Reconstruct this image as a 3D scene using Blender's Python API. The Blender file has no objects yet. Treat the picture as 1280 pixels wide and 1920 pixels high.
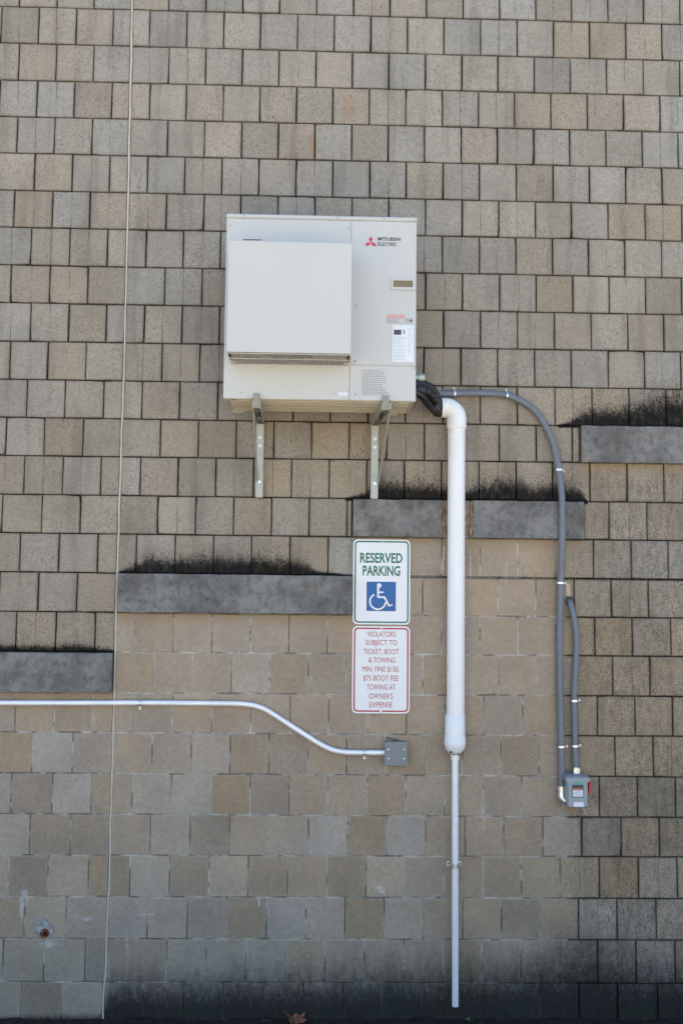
import bpy, math, random
from mathutils import Vector, Matrix
R = math.radians
scene = bpy.context.scene

# ------------------------------------------------------------------ camera
cam_data = bpy.data.cameras.new('camera')
cam = bpy.data.objects.new('camera', cam_data)
scene.collection.objects.link(cam)
cam_data.sensor_fit = 'VERTICAL'
cam_data.sensor_height = 36.0
cam_data.lens = 35.4375
cam_data.clip_end = 800.0
cr = Vector((0.99952284, -0.02896678, 0.01072476))
cu = Vector((-0.01306269, -0.08176674, 0.99656589))
cf = Vector((0.02799037, 0.99623046, 0.08210611))
m = Matrix.Identity(4)
for i in range(3):
    m[i][0], m[i][1], m[i][2] = cr[i], cu[i], -cf[i]
m[0][3], m[1][3], m[2][3] = 1.00896, -5.25257, 2.13429
cam.matrix_world = m
scene.camera = cam

# ------------------------------------------------------------------ sky, sun, exposure
SUN_EL, SUN_ROT = R(62), R(-22)
world = bpy.data.worlds.new('World')
scene.world = world
world.use_nodes = True
wn = world.node_tree
wn.nodes.clear()
sky = wn.nodes.new('ShaderNodeTexSky')
sky.sky_type = 'NISHITA'
sky.sun_disc = False
sky.sun_elevation, sky.sun_rotation = SUN_EL, SUN_ROT
sky.air_density, sky.dust_density, sky.ozone_density = 1.0, 0.8, 1.6
hs = wn.nodes.new('ShaderNodeHueSaturation')
hs.inputs['Saturation'].default_value = 1.0
bg = wn.nodes.new('ShaderNodeBackground')
bg.inputs['Strength'].default_value = 0.125
wo = wn.nodes.new('ShaderNodeOutputWorld')
wn.links.new(sky.outputs[0], hs.inputs['Color'])
wn.links.new(hs.outputs[0], bg.inputs['Color'])
wn.links.new(bg.outputs[0], wo.inputs['Surface'])

sun_data = bpy.data.lights.new('sun', 'SUN')
sun_data.energy = 5.0
sun_data.angle = R(0.53)
sun_data.color = (1.0, 0.93, 0.82)
sun = bpy.data.objects.new('sun', sun_data)
scene.collection.objects.link(sun)
sdir = Vector((math.sin(SUN_ROT) * math.cos(SUN_EL), math.cos(SUN_ROT) * math.cos(SUN_EL), math.sin(SUN_EL)))
sun.rotation_euler = sdir.to_track_quat('Z', 'Y').to_euler()
sun.location = sdir * 30

vs = scene.view_settings
vs.view_transform = 'Standard'
vs.look = 'None'
vs.gamma = 1.0
vs.exposure = 1.64
vs.use_curve_mapping = False

scene.cycles.max_bounces = 4
scene.cycles.use_adaptive_sampling = True
scene.cycles.adaptive_threshold = 0.03
scene.cycles.diffuse_bounces = 3
scene.cycles.glossy_bounces = 2

# ------------------------------------------------------------------ helpers
COL = scene.collection
BASE = {}          # where each object's origin stands in the scene


def obj(name, verts, faces, mat=None, parent=None, smooth=False, loc=None, auto=None):
    me = bpy.data.meshes.new(name)
    if loc is not None:
        lx, ly, lz = loc
        verts = [(x - lx, y - ly, z - lz) for x, y, z in verts]
    me.from_pydata(verts, [], faces)
    if mat:
        me.materials.append(mat)
    if smooth:
        me.polygons.foreach_set('use_smooth', [True] * len(me.polygons))
        if auto is not None:
            me.set_sharp_from_angle(angle=R(auto))
    me.update()
    o = bpy.data.objects.new(name, me)
    COL.objects.link(o)
    here = Vector(loc) if loc is not None else Vector((0, 0, 0))
    o.location = here
    BASE[o.name] = here
    if parent is not None:
        o.parent = parent
        o.location = here - BASE[parent.name]
    return o


def thing(name, label, cat, loc, group=None):
    o = bpy.data.objects.new(name, None)
    o.empty_display_size = 0.1
    COL.objects.link(o)
    o.location = loc
    BASE[o.name] = Vector(loc)
    tag(o, label, cat, group)
    return o


def tag(o, label, cat, group=None):
    o['label'] = label
    o['category'] = cat
    if group:
        o['group'] = group


class MB:
    """collects shapes into one mesh"""

    def __init__(s):
        s.v, s.f = [], []

    def add(s, v, f):
        n = len(s.v)
        s.v += [tuple(p) for p in v]
        s.f += [[i + n for i in q] for q in f]
        return s

    def box(s, x0, x1, y0, y1, z0, z1, bev=0.0):
        """a box whose edges are chamfered by bev"""
        if bev <= 0:
            v = [(x, y, z) for x in (x0, x1) for y in (y0, y1) for z in (z0, z1)]
            return s.add(v, [(0, 1, 3, 2), (4, 6, 7, 5), (0, 4, 5, 1), (2, 3, 7, 6), (0, 2, 6, 4), (1, 5, 7, 3)])
        b = bev
        v, idx = [], {}
        X, Y, Z = (x0, x1), (y0, y1), (z0, z1)
        for i in (0, 1):
            for j in (0, 1):
                for k in (0, 1):
                    sx, sy, sz = (b if i == 0 else -b), (b if j == 0 else -b), (b if k == 0 else -b)
                    p = (X[i], Y[j], Z[k])
                    idx[i, j, k, 'x'] = len(v); v.append((p[0], p[1] + sy, p[2] + sz))
                    idx[i, j, k, 'y'] = len(v); v.append((p[0] + sx, p[1], p[2] + sz))
                    idx[i, j, k, 'z'] = len(v); v.append((p[0] + sx, p[1] + sy, p[2]))
        f = []
        for i in (0, 1):
            q = [idx[i, 0, 0, 'x'], idx[i, 1, 0, 'x'], idx[i, 1, 1, 'x'], idx[i, 0, 1, 'x']]
            f.append(q if i else q[::-1])
            q = [idx[0, i, 0, 'y'], idx[1, i, 0, 'y'], idx[1, i, 1, 'y'], idx[0, i, 1, 'y']]
            f.append(q[::-1] if i else q)
            q = [idx[0, 0, i, 'z'], idx[1, 0, i, 'z'], idx[1, 1, i, 'z'], idx[0, 1, i, 'z']]
            f.append(q if i else q[::-1])
        for a in (0, 1):
            for c in (0, 1):
                q = [idx[a, c, 0, 'x'], idx[a, c, 1, 'x'], idx[a, c, 1, 'y'], idx[a, c, 0, 'y']]
                f.append(q if (a == c) else q[::-1])
                q = [idx[a, 0, c, 'x'], idx[a, 1, c, 'x'], idx[a, 1, c, 'z'], idx[a, 0, c, 'z']]
                f.append(q if (a != c) else q[::-1])
                q = [idx[0, a, c, 'y'], idx[1, a, c, 'y'], idx[1, a, c, 'z'], idx[0, a, c, 'z']]
                f.append(q if (a == c) else q[::-1])
        for i in (0, 1):
            for j in (0, 1):
                for k in (0, 1):
                    q = [idx[i, j, k, 'x'], idx[i, j, k, 'y'], idx[i, j, k, 'z']]
                    f.append(q if (i + j + k) % 2 else q[::-1])
        return s.add(v, f)

    def tube(s, pts, r, n=16, caps=True, radii=None):
        """a round tube swept along a path"""
        pts = [Vector(p) for p in pts]
        tans = []
        for i in range(len(pts)):
            a, b = pts[max(i - 1, 0)], pts[min(i + 1, len(pts) - 1)]
            tans.append((b - a).normalized())
        t0 = tans[0]
        nrm = t0.orthogonal().normalized()
        base = len(s.v)
        for i, p in enumerate(pts):
            t = tans[i]
            nrm = (nrm - t * nrm.dot(t)).normalized()
            bi = t.cross(nrm)
            rr = radii[i] if radii else r
            for k in range(n):
                a = 2 * math.pi * k / n
                s.v.append(tuple(p + (nrm * math.cos(a) + bi * math.sin(a)) * rr))
        for i in range(len(pts) - 1):
            for k in range(n):
                a, b = base + i * n + k, base + i * n + (k + 1) % n
                s.f.append([a, b, b + n, a + n])
        if caps:
            s.f.append([base + k for k in range(n)][::-1])
            e = base + (len(pts) - 1) * n
            s.f.append([e + k for k in range(n)])
        return s

    def prism(s, poly, y0, y1):
        """an outline in x,z given thickness from y0 (front) to y1 (back)"""
        n = len(poly)
        v = [(x, y0, z) for x, z in poly] + [(x, y1, z) for x, z in poly]
        f = [list(range(n)), list(range(n, 2 * n))[::-1]]
        f += [[i, i + n, (i + 1) % n + n, (i + 1) % n] for i in range(n)]
        return s.add(v, f)

    def ring(s, outer, inner, y0, y1):
        """a frame between two outlines with equal vertex counts"""
        n = len(outer)
        v = [(x, y0, z) for x, z in outer] + [(x, y0, z) for x, z in inner]
        v += [(x, y1, z) for x, z in outer] + [(x, y1, z) for x, z in inner]
        f = []
        for i in range(n):
            j = (i + 1) % n
            f.append([i, j, n + j, n + i])
            f.append([i, 2 * n + i, 2 * n + j, j])
            f.append([n + i, n + j, 3 * n + j, 3 * n + i])
        return s.add(v, f)

    def disc(s, x, z, r, y0, y1, n=12, dome=0.0):
        poly = [(x + r * math.cos(2 * math.pi * k / n), z + r * math.sin(2 * math.pi * k / n)) for k in range(n)]
        if dome <= 0:
            return s.prism(poly, y0, y1)
        v = [(px, y1, pz) for px, pz in poly]
        v += [(px, y0, pz) for px, pz in poly]
        v += [(x + (px - x) * .55, y0 - dome, z + (pz - z) * .55) for px, pz in poly]
        f = []
        for a in (0, 1):
            for i in range(n):
                j = (i + 1) % n
                f.append([a * n + i, a * n + j, a * n + n + j, a * n + n + i])
        f.append([2 * n + i for i in range(n)])
        return s.add(v, f)

    def stroke(s, line, w, y0, y1):
        """a thick line in the x,z plane"""
        L, Rr = [], []
        n = len(line)
        for i in range(n):
            a, b = Vector(line[max(i - 1, 0)]), Vector(line[min(i + 1, n - 1)])
            t = (b - a).normalized()
            k = 1.0
            if 0 < i < n - 1:
                t1 = (Vector(line[i]) - a).normalized()
                k = 1.0 / max(.5, t.dot(t1))
            nx, nz = -t.y * w * .5 * k, t.x * w * .5 * k
            L.append((line[i][0] + nx, line[i][1] + nz))
            Rr.append((line[i][0] - nx, line[i][1] - nz))
        for i in range(n - 1):
            s.prism([Rr[i], Rr[i + 1], L[i + 1], L[i]], y0, y1)
        return s

    def build(s, name, mat, parent=None, smooth=False, auto=None, loc=None):
        return obj(name, s.v, s.f, mat, parent, smooth, loc, auto)


def rrect(x0, x1, z0, z1, r, n=6):
    p = []
    for cx, cz, a0 in ((x1 - r, z0 + r, -90), (x1 - r, z1 - r, 0), (x0 + r, z1 - r, 90), (x0 + r, z0 + r, 180)):
        for k in range(n + 1):
            a = R(a0 + 90 * k / n)
            p.append((cx + r * math.cos(a), cz + r * math.sin(a)))
    return p


def smooth_path(pts, per=8):
    """Catmull-Rom through the points"""
    P = [Vector(p) for p in pts]
    out = []
    for i in range(len(P) - 1):
        p0, p1, p2, p3 = P[max(i - 1, 0)], P[i], P[i + 1], P[min(i + 2, len(P) - 1)]
        for k in range(per):
            t = k / per
            out.append(0.5 * ((2 * p1) + (p2 - p0) * t + (2 * p0 - 5 * p1 + 4 * p2 - p3) * t * t + (3 * p1 - p0 - 3 * p2 + p3) * t ** 3))
    out.append(P[-1])
    return out


# ------------------------------------------------------------------ node helpers
class NT:
    def __init__(s, name):
        s.m = bpy.data.materials.new(name)
        s.m.use_nodes = True
        s.t = s.m.node_tree
        s.b = s.t.nodes['Principled BSDF']

    def n(s, kind, **kw):
        nd = s.t.nodes.new(kind)
        for k, v in kw.items():
            setattr(nd, k, v)
        return nd

    def put(s, sock, v):
        if isinstance(v, bpy.types.NodeSocket):
            s.t.links.new(v, sock)
        elif v is not None:
            if isinstance(v, (tuple, list)) and len(v) == 3 and sock.type == 'RGBA':
                v = (*v, 1)
            sock.default_value = v

    def math(s, op, a, b=None, c=None, clamp=False):
        nd = s.n('ShaderNodeMath', operation=op, use_clamp=clamp)
        for i, v in enumerate((a, b, c)):
            if v is not None:
                s.put(nd.inputs[i], v)
        return nd.outputs[0]

    def add(s, a, b): return s.math('ADD', a, b)
    def sub(s, a, b): return s.math('SUBTRACT', a, b)
    def mul(s, a, b): return s.math('MULTIPLY', a, b)
    def max(s, a, b): return s.math('MAXIMUM', a, b)
    def min(s, a, b): return s.math('MINIMUM', a, b)

    def ss(s, x, e0, e1, o0=0.0, o1=1.0):
        nd = s.n('ShaderNodeMapRange', interpolation_type='SMOOTHSTEP')
        if isinstance(e0, (int, float)) and isinstance(e1, (int, float)) and e0 > e1:
            e0, e1, o0, o1 = e1, e0, o1, o0
        for i, v in enumerate((x, e0, e1, o0, o1)):
            s.put(nd.inputs[i], v)
        return nd.outputs[0]

    def pos(s):
        if not hasattr(s, '_p'):
            g = s.n('ShaderNodeNewGeometry')
            sp = s.n('ShaderNodeSeparateXYZ')
            s.t.links.new(g.outputs['Position'], sp.inputs[0])
            s._p = g.outputs['Position']
            s.x, s.y, s.z = sp.outputs
        return s._p

    def noise(s, scale, detail=2.0, rough=0.5, stretch=None, off=None, lac=2.0):
        p = s.pos()
        if stretch or off:
            mp = s.n('ShaderNodeMapping')
            s.t.links.new(p, mp.inputs[0])
            if stretch:
                mp.inputs['Scale'].default_value = stretch
            if off:
                mp.inputs['Location'].default_value = off
            p = mp.outputs[0]
        nd = s.n('ShaderNodeTexNoise')
        s.put(nd.inputs['Vector'], p)
        nd.inputs['Scale'].default_value = scale
        nd.inputs['Detail'].default_value = detail
        nd.inputs['Roughness'].default_value = rough
        return nd.outputs[0]

    def mix(s, fac, a, b, mode='MIX'):
        nd = s.n('ShaderNodeMix', data_type='RGBA', blend_type=mode)
        s.put(nd.inputs[0], fac)
        s.put(nd.inputs[6], a)
        s.put(nd.inputs[7], b)
        return nd.outputs[2]

    def curve(s, x, pts):
        """piecewise value by position: pts = [(x, value)], values 0..1"""
        a, b = pts[0][0], pts[-1][0]
        f = s.math('DIVIDE', s.sub(x, a), b - a)
        nd = s.n('ShaderNodeValToRGB')
        s.put(nd.inputs[0], f)
        e = nd.color_ramp.elements
        while len(e) < len(pts):
            e.new(0.5)
        for el, (px, v) in zip(e, pts):
            el.position = (px - a) / (b - a)
            el.color = (v, v, v, 1)
        return nd.outputs[0]

    def bump(s, h, strength=0.3, dist=0.002):
        nd = s.n('ShaderNodeBump')
        nd.inputs['Strength'].default_value = strength
        nd.inputs['Distance'].default_value = dist
        s.put(nd.inputs['Height'], h)
        s.t.links.new(nd.outputs[0], s.b.inputs['Normal'])

    def out(s, color=None, rough=None, metal=None, spec=None):
        s.put(s.b.inputs['Base Color'], color)
        s.put(s.b.inputs['Roughness'], rough)
        s.put(s.b.inputs['Metallic'], metal)
        s.put(s.b.inputs['Specular IOR Level'], spec)
        return s.m


def plain(name, color, rough=0.5, metal=0.0, spec=0.5, var=0.08, vscale=18.0, dirt=0.0, dirt_col=(0.12, 0.1, 0.08), bump=0.0):
    """paint, plastic or metal with slight uneven tone, dust and roughness"""
    t = NT(name)
    n1 = t.noise(vscale, 4, .6)
    n2 = t.noise(vscale * 14, 2, .6)
    c = t.mix(t.ss(n1, .3, .7), tuple(v * (1 - var) for v in color), tuple(min(1, v * (1 + var)) for v in color))
    if dirt:
        d = t.mul(t.ss(t.add(t.mul(n1, .7), t.mul(n2, .3)), .46, .66), dirt)
        c = t.mix(d, c, dirt_col)
    if bump:
        t.bump(n2, bump, .001)
    return t.out(c, t.ss(n1, .2, .8, rough * .85, min(1, rough * 1.15)), metal, spec)

# ------------------------------------------------------------------ wall materials


def moss(t):
    """black growth standing on the ledges and rising damp at the foot of the wall"""
    t.pos()
    lump = t.noise(13, 3, .6, stretch=(1, 1, .15))
    lump2 = t.noise(38, 3, .65, stretch=(1, 1, .55), off=(3, 0, 1))
    fine = t.noise(190, 2, .75, stretch=(1.0, 1, .85))
    fuzz = t.mul(t.sub(fine, .5), 1.9)
    prof = t.add(t.add(t.mul(lump, .95), .12), t.mul(lump2, .80))
    total = None
    sets = (
        (1.826, [(-1.5, .035), (-.5, .032), (-.30, .030), (-.22, .042), (-.10, .026), (-.02, .018), (0.0, 0)]),
        (2.235, [(0.0, 0), (.03, .016), (.10, .05), (.16, .085), (.30, .075), (.40, .078), (.55, .10), (.65, .08), (.85, .085), (.98, .06), (1.03, .022), (1.22, .004)]),
        (2.635, [(1.165, 0), (1.21, .014), (1.28, .03), (1.34, .085), (1.45, .08), (1.60, .085), (1.72, .06), (1.80, .05), (1.90, .085), (2.05, .11), (2.20, .07), (2.32, .09), (2.42, .06), (2.455, 0)]),
        (3.040, [(2.28, 0), (2.36, .02), (2.42, .07), (2.50, .085), (2.60, .085), (2.72, .12), (2.85, .145), (3.0, .17), (3.6, .16)]),
        (-0.01, [(-1.2, .02), (-.02, .04), (.03, .20), (.30, .20), (.6, .225), (1.0, .225), (1.45, .25), (1.80, .27), (2.05, .26), (2.2, .33), (2.45, .36), (2.6, .30), (2.75, .27), (3.3, .26)]),
    )
    halo_total = None
    for zt, pts in sets:
        base = zt < 0
        H = t.curve(t.x, pts)
        if base:
            p2 = t.add(t.mul(lump, .5), t.add(.55, t.mul(lump2, .4)))
            hh = t.math('MAXIMUM', t.mul(H, p2), .001)
        else:
            hh = t.math('MAXIMUM', t.mul(H, prof), .001)
        q = t.math('DIVIDE', t.sub(t.z, zt), hh)
        fz = t.mul(fuzz, .45 if base else .80)
        if base:
            mk = t.mul(t.ss(t.add(t.add(q, fz), t.mul(t.sub(lump2, .5), 1.2)), 1.65, .36), t.ss(lump2, .25, .65, .90, .985))
        else:
            mk = t.mul(t.ss(t.add(q, fz), 1.42, .58), t.ss(lump2, .2, .6, .86, .985))
        halo = t.ss(t.add(q, t.mul(fuzz, 1.2)), 2.6, .6)
        lo = t.mul(t.ss(t.z, zt - .015, zt - .004), t.ss(H, .001, .006))
        mk, halo = t.mul(mk, lo), t.mul(halo, lo)
        total = mk if total is None else t.max(total, mk)
        if not base:
            halo_total = halo if halo_total is None else t.max(halo_total, halo)
    return total, halo_total, fine, lump2


def sheltered(t):
    """1 below the stepped ledges, where no run-off has blackened the joints"""
    t.pos()
    a = t.mul(t.math('LESS_THAN', t.x, 0.0), t.ss(t.z, 1.66, 1.60))
    b = t.mul(t.mul(t.math('GREATER_THAN', t.x, 0.0), t.math('LESS_THAN', t.x, 1.2165)), t.ss(t.z, 2.06, 2.0))
    w = t.mul(t.sub(t.noise(9, 2, .5), .5), .25)
    c = t.mul(t.math('GREATER_THAN', t.x, 1.2165), t.mul(t.ss(t.add(t.x, w), 2.40, 2.27), t.ss(t.z, 2.46, 2.40)))
    return t.math('ADD', a, t.add(b, c), clamp=True)


def block_material():
    t = NT('split_concrete_block')
    at = t.n('ShaderNodeAttribute', attribute_name='tint')
    col = at.outputs['Color']
    mk, halo, fine, lump2 = moss(t)
    sh = sheltered(t)
    edge = t.n('ShaderNodeAttribute', attribute_name='edge').outputs['Fac']
    big = t.noise(3.2, 2, .6)
    mid = t.noise(38, 3, .65)
    grain = t.noise(420, 2, .7)
    # cloudy tone and sandy grain
    v = t.add(t.ss(mid, .25, .75, .90, 1.08), t.sub(t.mul(grain, .72), .36))
    sand = t.noise(125, 2, .75, off=(6, 0, 3))
    v = t.add(v, t.sub(t.mul(sand, .44), .22))
    v = t.mul(v, t.ss(big, .28, .72, .88, 1.07))
    col = t.mix(1.0, col, v, 'MULTIPLY')
    # dark pits, thicker where rain runs (top of the wall, right of the ledges)
    expo = t.sub(1.0, sh)
    right = t.mul(t.ss(t.add(t.x, t.mul(t.sub(big, .5), .5)), 2.18, 2.62), t.ss(t.z, 2.9, 2.75))
    dens = t.add(t.mul(expo, .075), t.mul(right, .06))
    dens = t.add(t.add(dens, .030), t.mul(t.sub(big, .5), .14))
    pit = t.noise(250, 1.0, .5, stretch=(1.0, 1, .45), off=(5, 0, 2))
    pits = t.ss(pit, t.sub(.715, dens), t.sub(.77, dens))
    # thin vertical run marks
    run = t.noise(1.0, 3, .6, stretch=(120, 1, 6.5))
    runpatch_n = t.noise(5.5, 2, .5, off=(9, 0, 4))
    runpatch = t.ss(runpatch_n, .46, .64)
    runs = t.mul(t.mul(t.ss(run, .60, .72), runpatch), t.mul(expo, .55))
    col = t.mix(t.mul(pits, t.add(.42, t.mul(expo, .15))), col, (0.045, 0.040, 0.036))
    col = t.mix(t.mul(runs, .8), col, (0.07, 0.06, 0.052))
    # one fine drip line down the middle, fed by the joint above
    dx = t.n('ShaderNodeAttribute', attribute_name='drip').outputs['Fac']
    wob = t.mul(t.sub(mid, .5), .006)
    drip = t.ss(t.math('ABSOLUTE', t.add(t.sub(t.x, dx), wob)), .0040, .0008)
    drip = t.mul(t.mul(drip, t.ss(runpatch_n, .36, .62)), t.mul(expo, .62))
    col = t.mix(drip, col, (0.05, 0.043, 0.037))
    # grime smeared out of the joints, pale mortar smears where sheltered
    e2 = t.mul(t.mul(edge, edge), t.ss(t.add(t.mul(mid, .5), t.mul(runpatch_n, .5)), .36, .60))
    col = t.mix(t.mul(e2, t.mul(expo, .36)), col, (0.055, 0.047, 0.040))
    col = t.mix(t.mul(e2, t.mul(sh, .30)), col, (0.42, 0.385, 0.33))
    # broad vertical weathering crossing the joints
    wv = t.noise(1.0, 3, .62, stretch=(11, 1, 1.3), off=(4, 0, 9))
    col = t.mix(t.mul(t.ss(wv, .50, .68), t.mul(expo, .26)), col, (0.085, 0.074, 0.064))
    # a general soiling right of the ledges
    soil = t.mul(right, t.ss(t.noise(30, 4, .7, stretch=(1, 1, .4), off=(2, 0, 7)), .40, .68))
    col = t.mix(t.mul(soil, .40), col, (0.085, 0.065, 0.046))
    # rust leaching
    rust = None
    for x, z, rx, rz in ((0.98, 4.55, .030, .085), (1.17, 4.77, .035, .08), (0.93, 4.40, .025, .07), (1.545, 1.245, .055, .035), (2.35, 1.05, .05, .03)):
        e = t.add(t.math('POWER', t.math('DIVIDE', t.sub(t.x, x), rx), 2), t.math('POWER', t.math('DIVIDE', t.sub(t.z, z), rz), 2))
        k = t.ss(t.add(e, t.mul(t.sub(mid, .5), 2.4)), 1.1, .1)
        rust = k if rust is None else t.max(rust, k)
    col = t.mix(t.mul(rust, .38), col, (0.30, 0.17, 0.09))
    # warm bounce light under each ledge, painted as a narrow brown band
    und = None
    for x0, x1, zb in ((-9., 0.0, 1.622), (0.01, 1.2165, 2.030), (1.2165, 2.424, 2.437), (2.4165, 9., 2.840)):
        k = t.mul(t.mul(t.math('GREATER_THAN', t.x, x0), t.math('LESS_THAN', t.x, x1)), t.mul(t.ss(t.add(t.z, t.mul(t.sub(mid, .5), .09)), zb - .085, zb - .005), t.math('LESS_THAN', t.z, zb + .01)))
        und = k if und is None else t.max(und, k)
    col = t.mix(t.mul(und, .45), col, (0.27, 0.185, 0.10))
    # chalky scuffs and cement splashes
    wh = None
    scn = t.mul(t.sub(t.noise(75, 2, .7), .5), 4.2)
    for x, z, rx, rz, s in ((1.372, .655, .030, .012, 1), (1.385, .640, .016, .012, 1), (.762, .585, .010, .03, 1), (-.415, .60, .022, .055, 1), (-.425, .54, .010, .05, 1),
                            (-.095, .50, .03, .014, .7), (.20, .52, .045, .010, .6), (-.29, .375, .035, .022, 1), (1.005, .485, .03, .012, .35),
                            (1.690, 2.33, .009, .085, .9), (1.832, 2.28, .006, .10, .7), (1.695, 2.15, .006, .06, .5), (2.02, 2.25, .004, .10, .5), (1.90, 1.00, .012, .09, .35)):
        e = t.add(t.math('POWER', t.math('DIVIDE', t.sub(t.x, x), rx), 2), t.math('POWER', t.math('DIVIDE', t.sub(t.z, z), rz), 2))
        k = t.mul(t.ss(t.add(e, scn), 1.0, .2), s)
        wh = k if wh is None else t.max(wh, k)
    col = t.mix(t.mul(wh, .6), col, (0.55, 0.54, 0.52))
    # black growth, green algae low down
    gcol = t.mix(t.mul(t.ss(t.z, .16, .02), t.ss(t.noise(6, 3, .6, off=(1, 0, 5)), .42, .62)), (0.0070, 0.0066, 0.0068), (0.012, 0.017, 0.008))
    gcol = t.mix(t.mul(t.ss(fine, .55, .75), .35), gcol, (0.034, 0.031, 0.029))
    gcol = t.mix(t.mul(t.ss(t.z, .6, .4), t.ss(lump2, .35, .8, .15, .9)), gcol, (0.026, 0.028, 0.030))
    dots = t.ss(pit, .50, .66)
    col = t.mix(t.mul(halo, .22), col, (0.10, 0.075, 0.055))
    col = t.mix(t.mul(t.mul(halo, dots), .75), col, (0.03, 0.026, 0.023))
    col = t.mix(t.mul(mk, .985), col, gcol)
    t.bump(t.add(grain, t.mul(mid, .9)), .45, .003)
    return t.out(col, .95, 0, .12)


def mortar_material():
    t = NT('mortar')
    mk, halo, fine, lump2 = moss(t)
    sh = sheltered(t)
    n = t.noise(16, 3, .6)
    light = t.mix(t.ss(n, .35, .65), (0.33, 0.295, 0.245), (0.50, 0.465, 0.405))
    light = t.mix(t.mul(t.ss(t.noise(7, 3, .6, off=(4, 0, 4)), .47, .58), .8), light, (0.10, 0.083, 0.065))
    dark = t.mix(t.ss(n, .35, .7), (0.018, 0.016, 0.015), (0.06, 0.052, 0.045))
    col = t.mix(sh, dark, light)
    col = t.mix(t.mul(mk, .9), col, (0.006, 0.006, 0.006))
    t.bump(t.noise(260, 3, .6), .5, .002)
    return t.out(col, .95, 0, .2)


def ledge_material():
    t = NT('weathered_cast_stone')
    t.pos()
    n1 = t.noise(6, 5, .65)
    n2 = t.noise(24, 4, .7, off=(2, 0, 0))
    g = t.noise(330, 2, .7)
    st = t.noise(1.0, 3, .6, stretch=(40, 1, 7))
    c = t.mix(t.ss(n1, .32, .66), (0.115, 0.111, 0.105), (0.225, 0.217, 0.203))
    c = t.mix(t.mul(t.ss(n2, .46, .68), .48), c, (0.048, 0.045, 0.042))
    c = t.mix(t.mul(t.ss(t.noise(3.3, 3, .6, off=(3, 0, 8)), .5, .7), .5), c, (0.055, 0.050, 0.044))
    c = t.mix(t.mul(t.ss(t.noise(14, 3, .6, off=(8, 0, 1)), .56, .7), .22), c, (0.20, 0.155, 0.10))
    c = t.mix(t.mul(t.ss(st, .52, .7), .35), c, (0.225, 0.22, 0.212))
    pit = t.noise(170, 1, .5)
    spot = t.mul(t.ss(pit, .60, .66), t.ss(t.noise(9, 3, .6, off=(7, 0, 7)), .50, .62))
    c = t.mix(t.mul(spot, .8), c, (0.02, 0.02, 0.021))
    c = t.mix(1.0, c, t.ss(g, .2, .8, .86, 1.12), 'MULTIPLY')
    t.bump(t.add(g, t.mul(n2, 1.2)), .3, .002)
    return t.out(c, .8, 0, .3)


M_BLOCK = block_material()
M_MORTAR = mortar_material()
M_LEDGE = ledge_material()
_t = NT('broken_masonry')
_n = _t.noise(28, 5, .7)
_w = _t.noise(1, 3, .6, stretch=(70, 1, 9))
_c = _t.mix(_t.ss(_n, .35, .65), (0.18, 0.12, 0.085), (0.33, 0.25, 0.19))
_c = _t.mix(_t.mul(_t.ss(_w, .54, .66), .8), _c, (0.52, 0.49, 0.45))
_t.bump(_n, .8, .006)
M_BROKEN = _t.out(_c, .95, 0, .2)
M_SEAL = plain('cream_joint_sealant', (0.56, 0.50, 0.41), .75, dirt=.3, dirt_col=(0.2, .18, .15), vscale=5)

# ------------------------------------------------------------------ block wall
# level of each bed joint (height at x = 0, slope) and position of each head joint, course by course
BOUND = {-1: (5.4872, -0.0003), 0: (5.2840, -0.0003), 1: (5.0782, -0.0011), 2: (4.8713, 0.0010), 3: (4.6689, -0.0000), 4: (4.4665, -0.0001), 5: (4.2619, -0.0001), 6: (4.0605, -0.0002), 7: (3.8562, 0.0001), 8: (3.6523, 0.0007), 9: (3.4472, 0.0016), 10: (3.2437, 0.0014), 11: (3.0417, 0.0000), 12: (2.8414, 0.0022), 13: (2.6385, 0.0004), 14: (2.4378, 0.0003), 15: (2.2356, -0.0006), 16: (2.0330, -0.0000), 17: (1.8304, 0.0011), 18: (1.6233, 0.0014), 19: (1.4228, -0.0002), 20: (1.2171, -0.0005), 21: (1.0145, -0.0014), 22: (0.8114, 0.0002), 23: (0.6068, -0.0010), 24: (0.4024, -0.0017), 25: (0.1927, -0.0028), 26: (-0.0105, -0.0028), 27: (-0.2137, -0.0028)}
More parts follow.
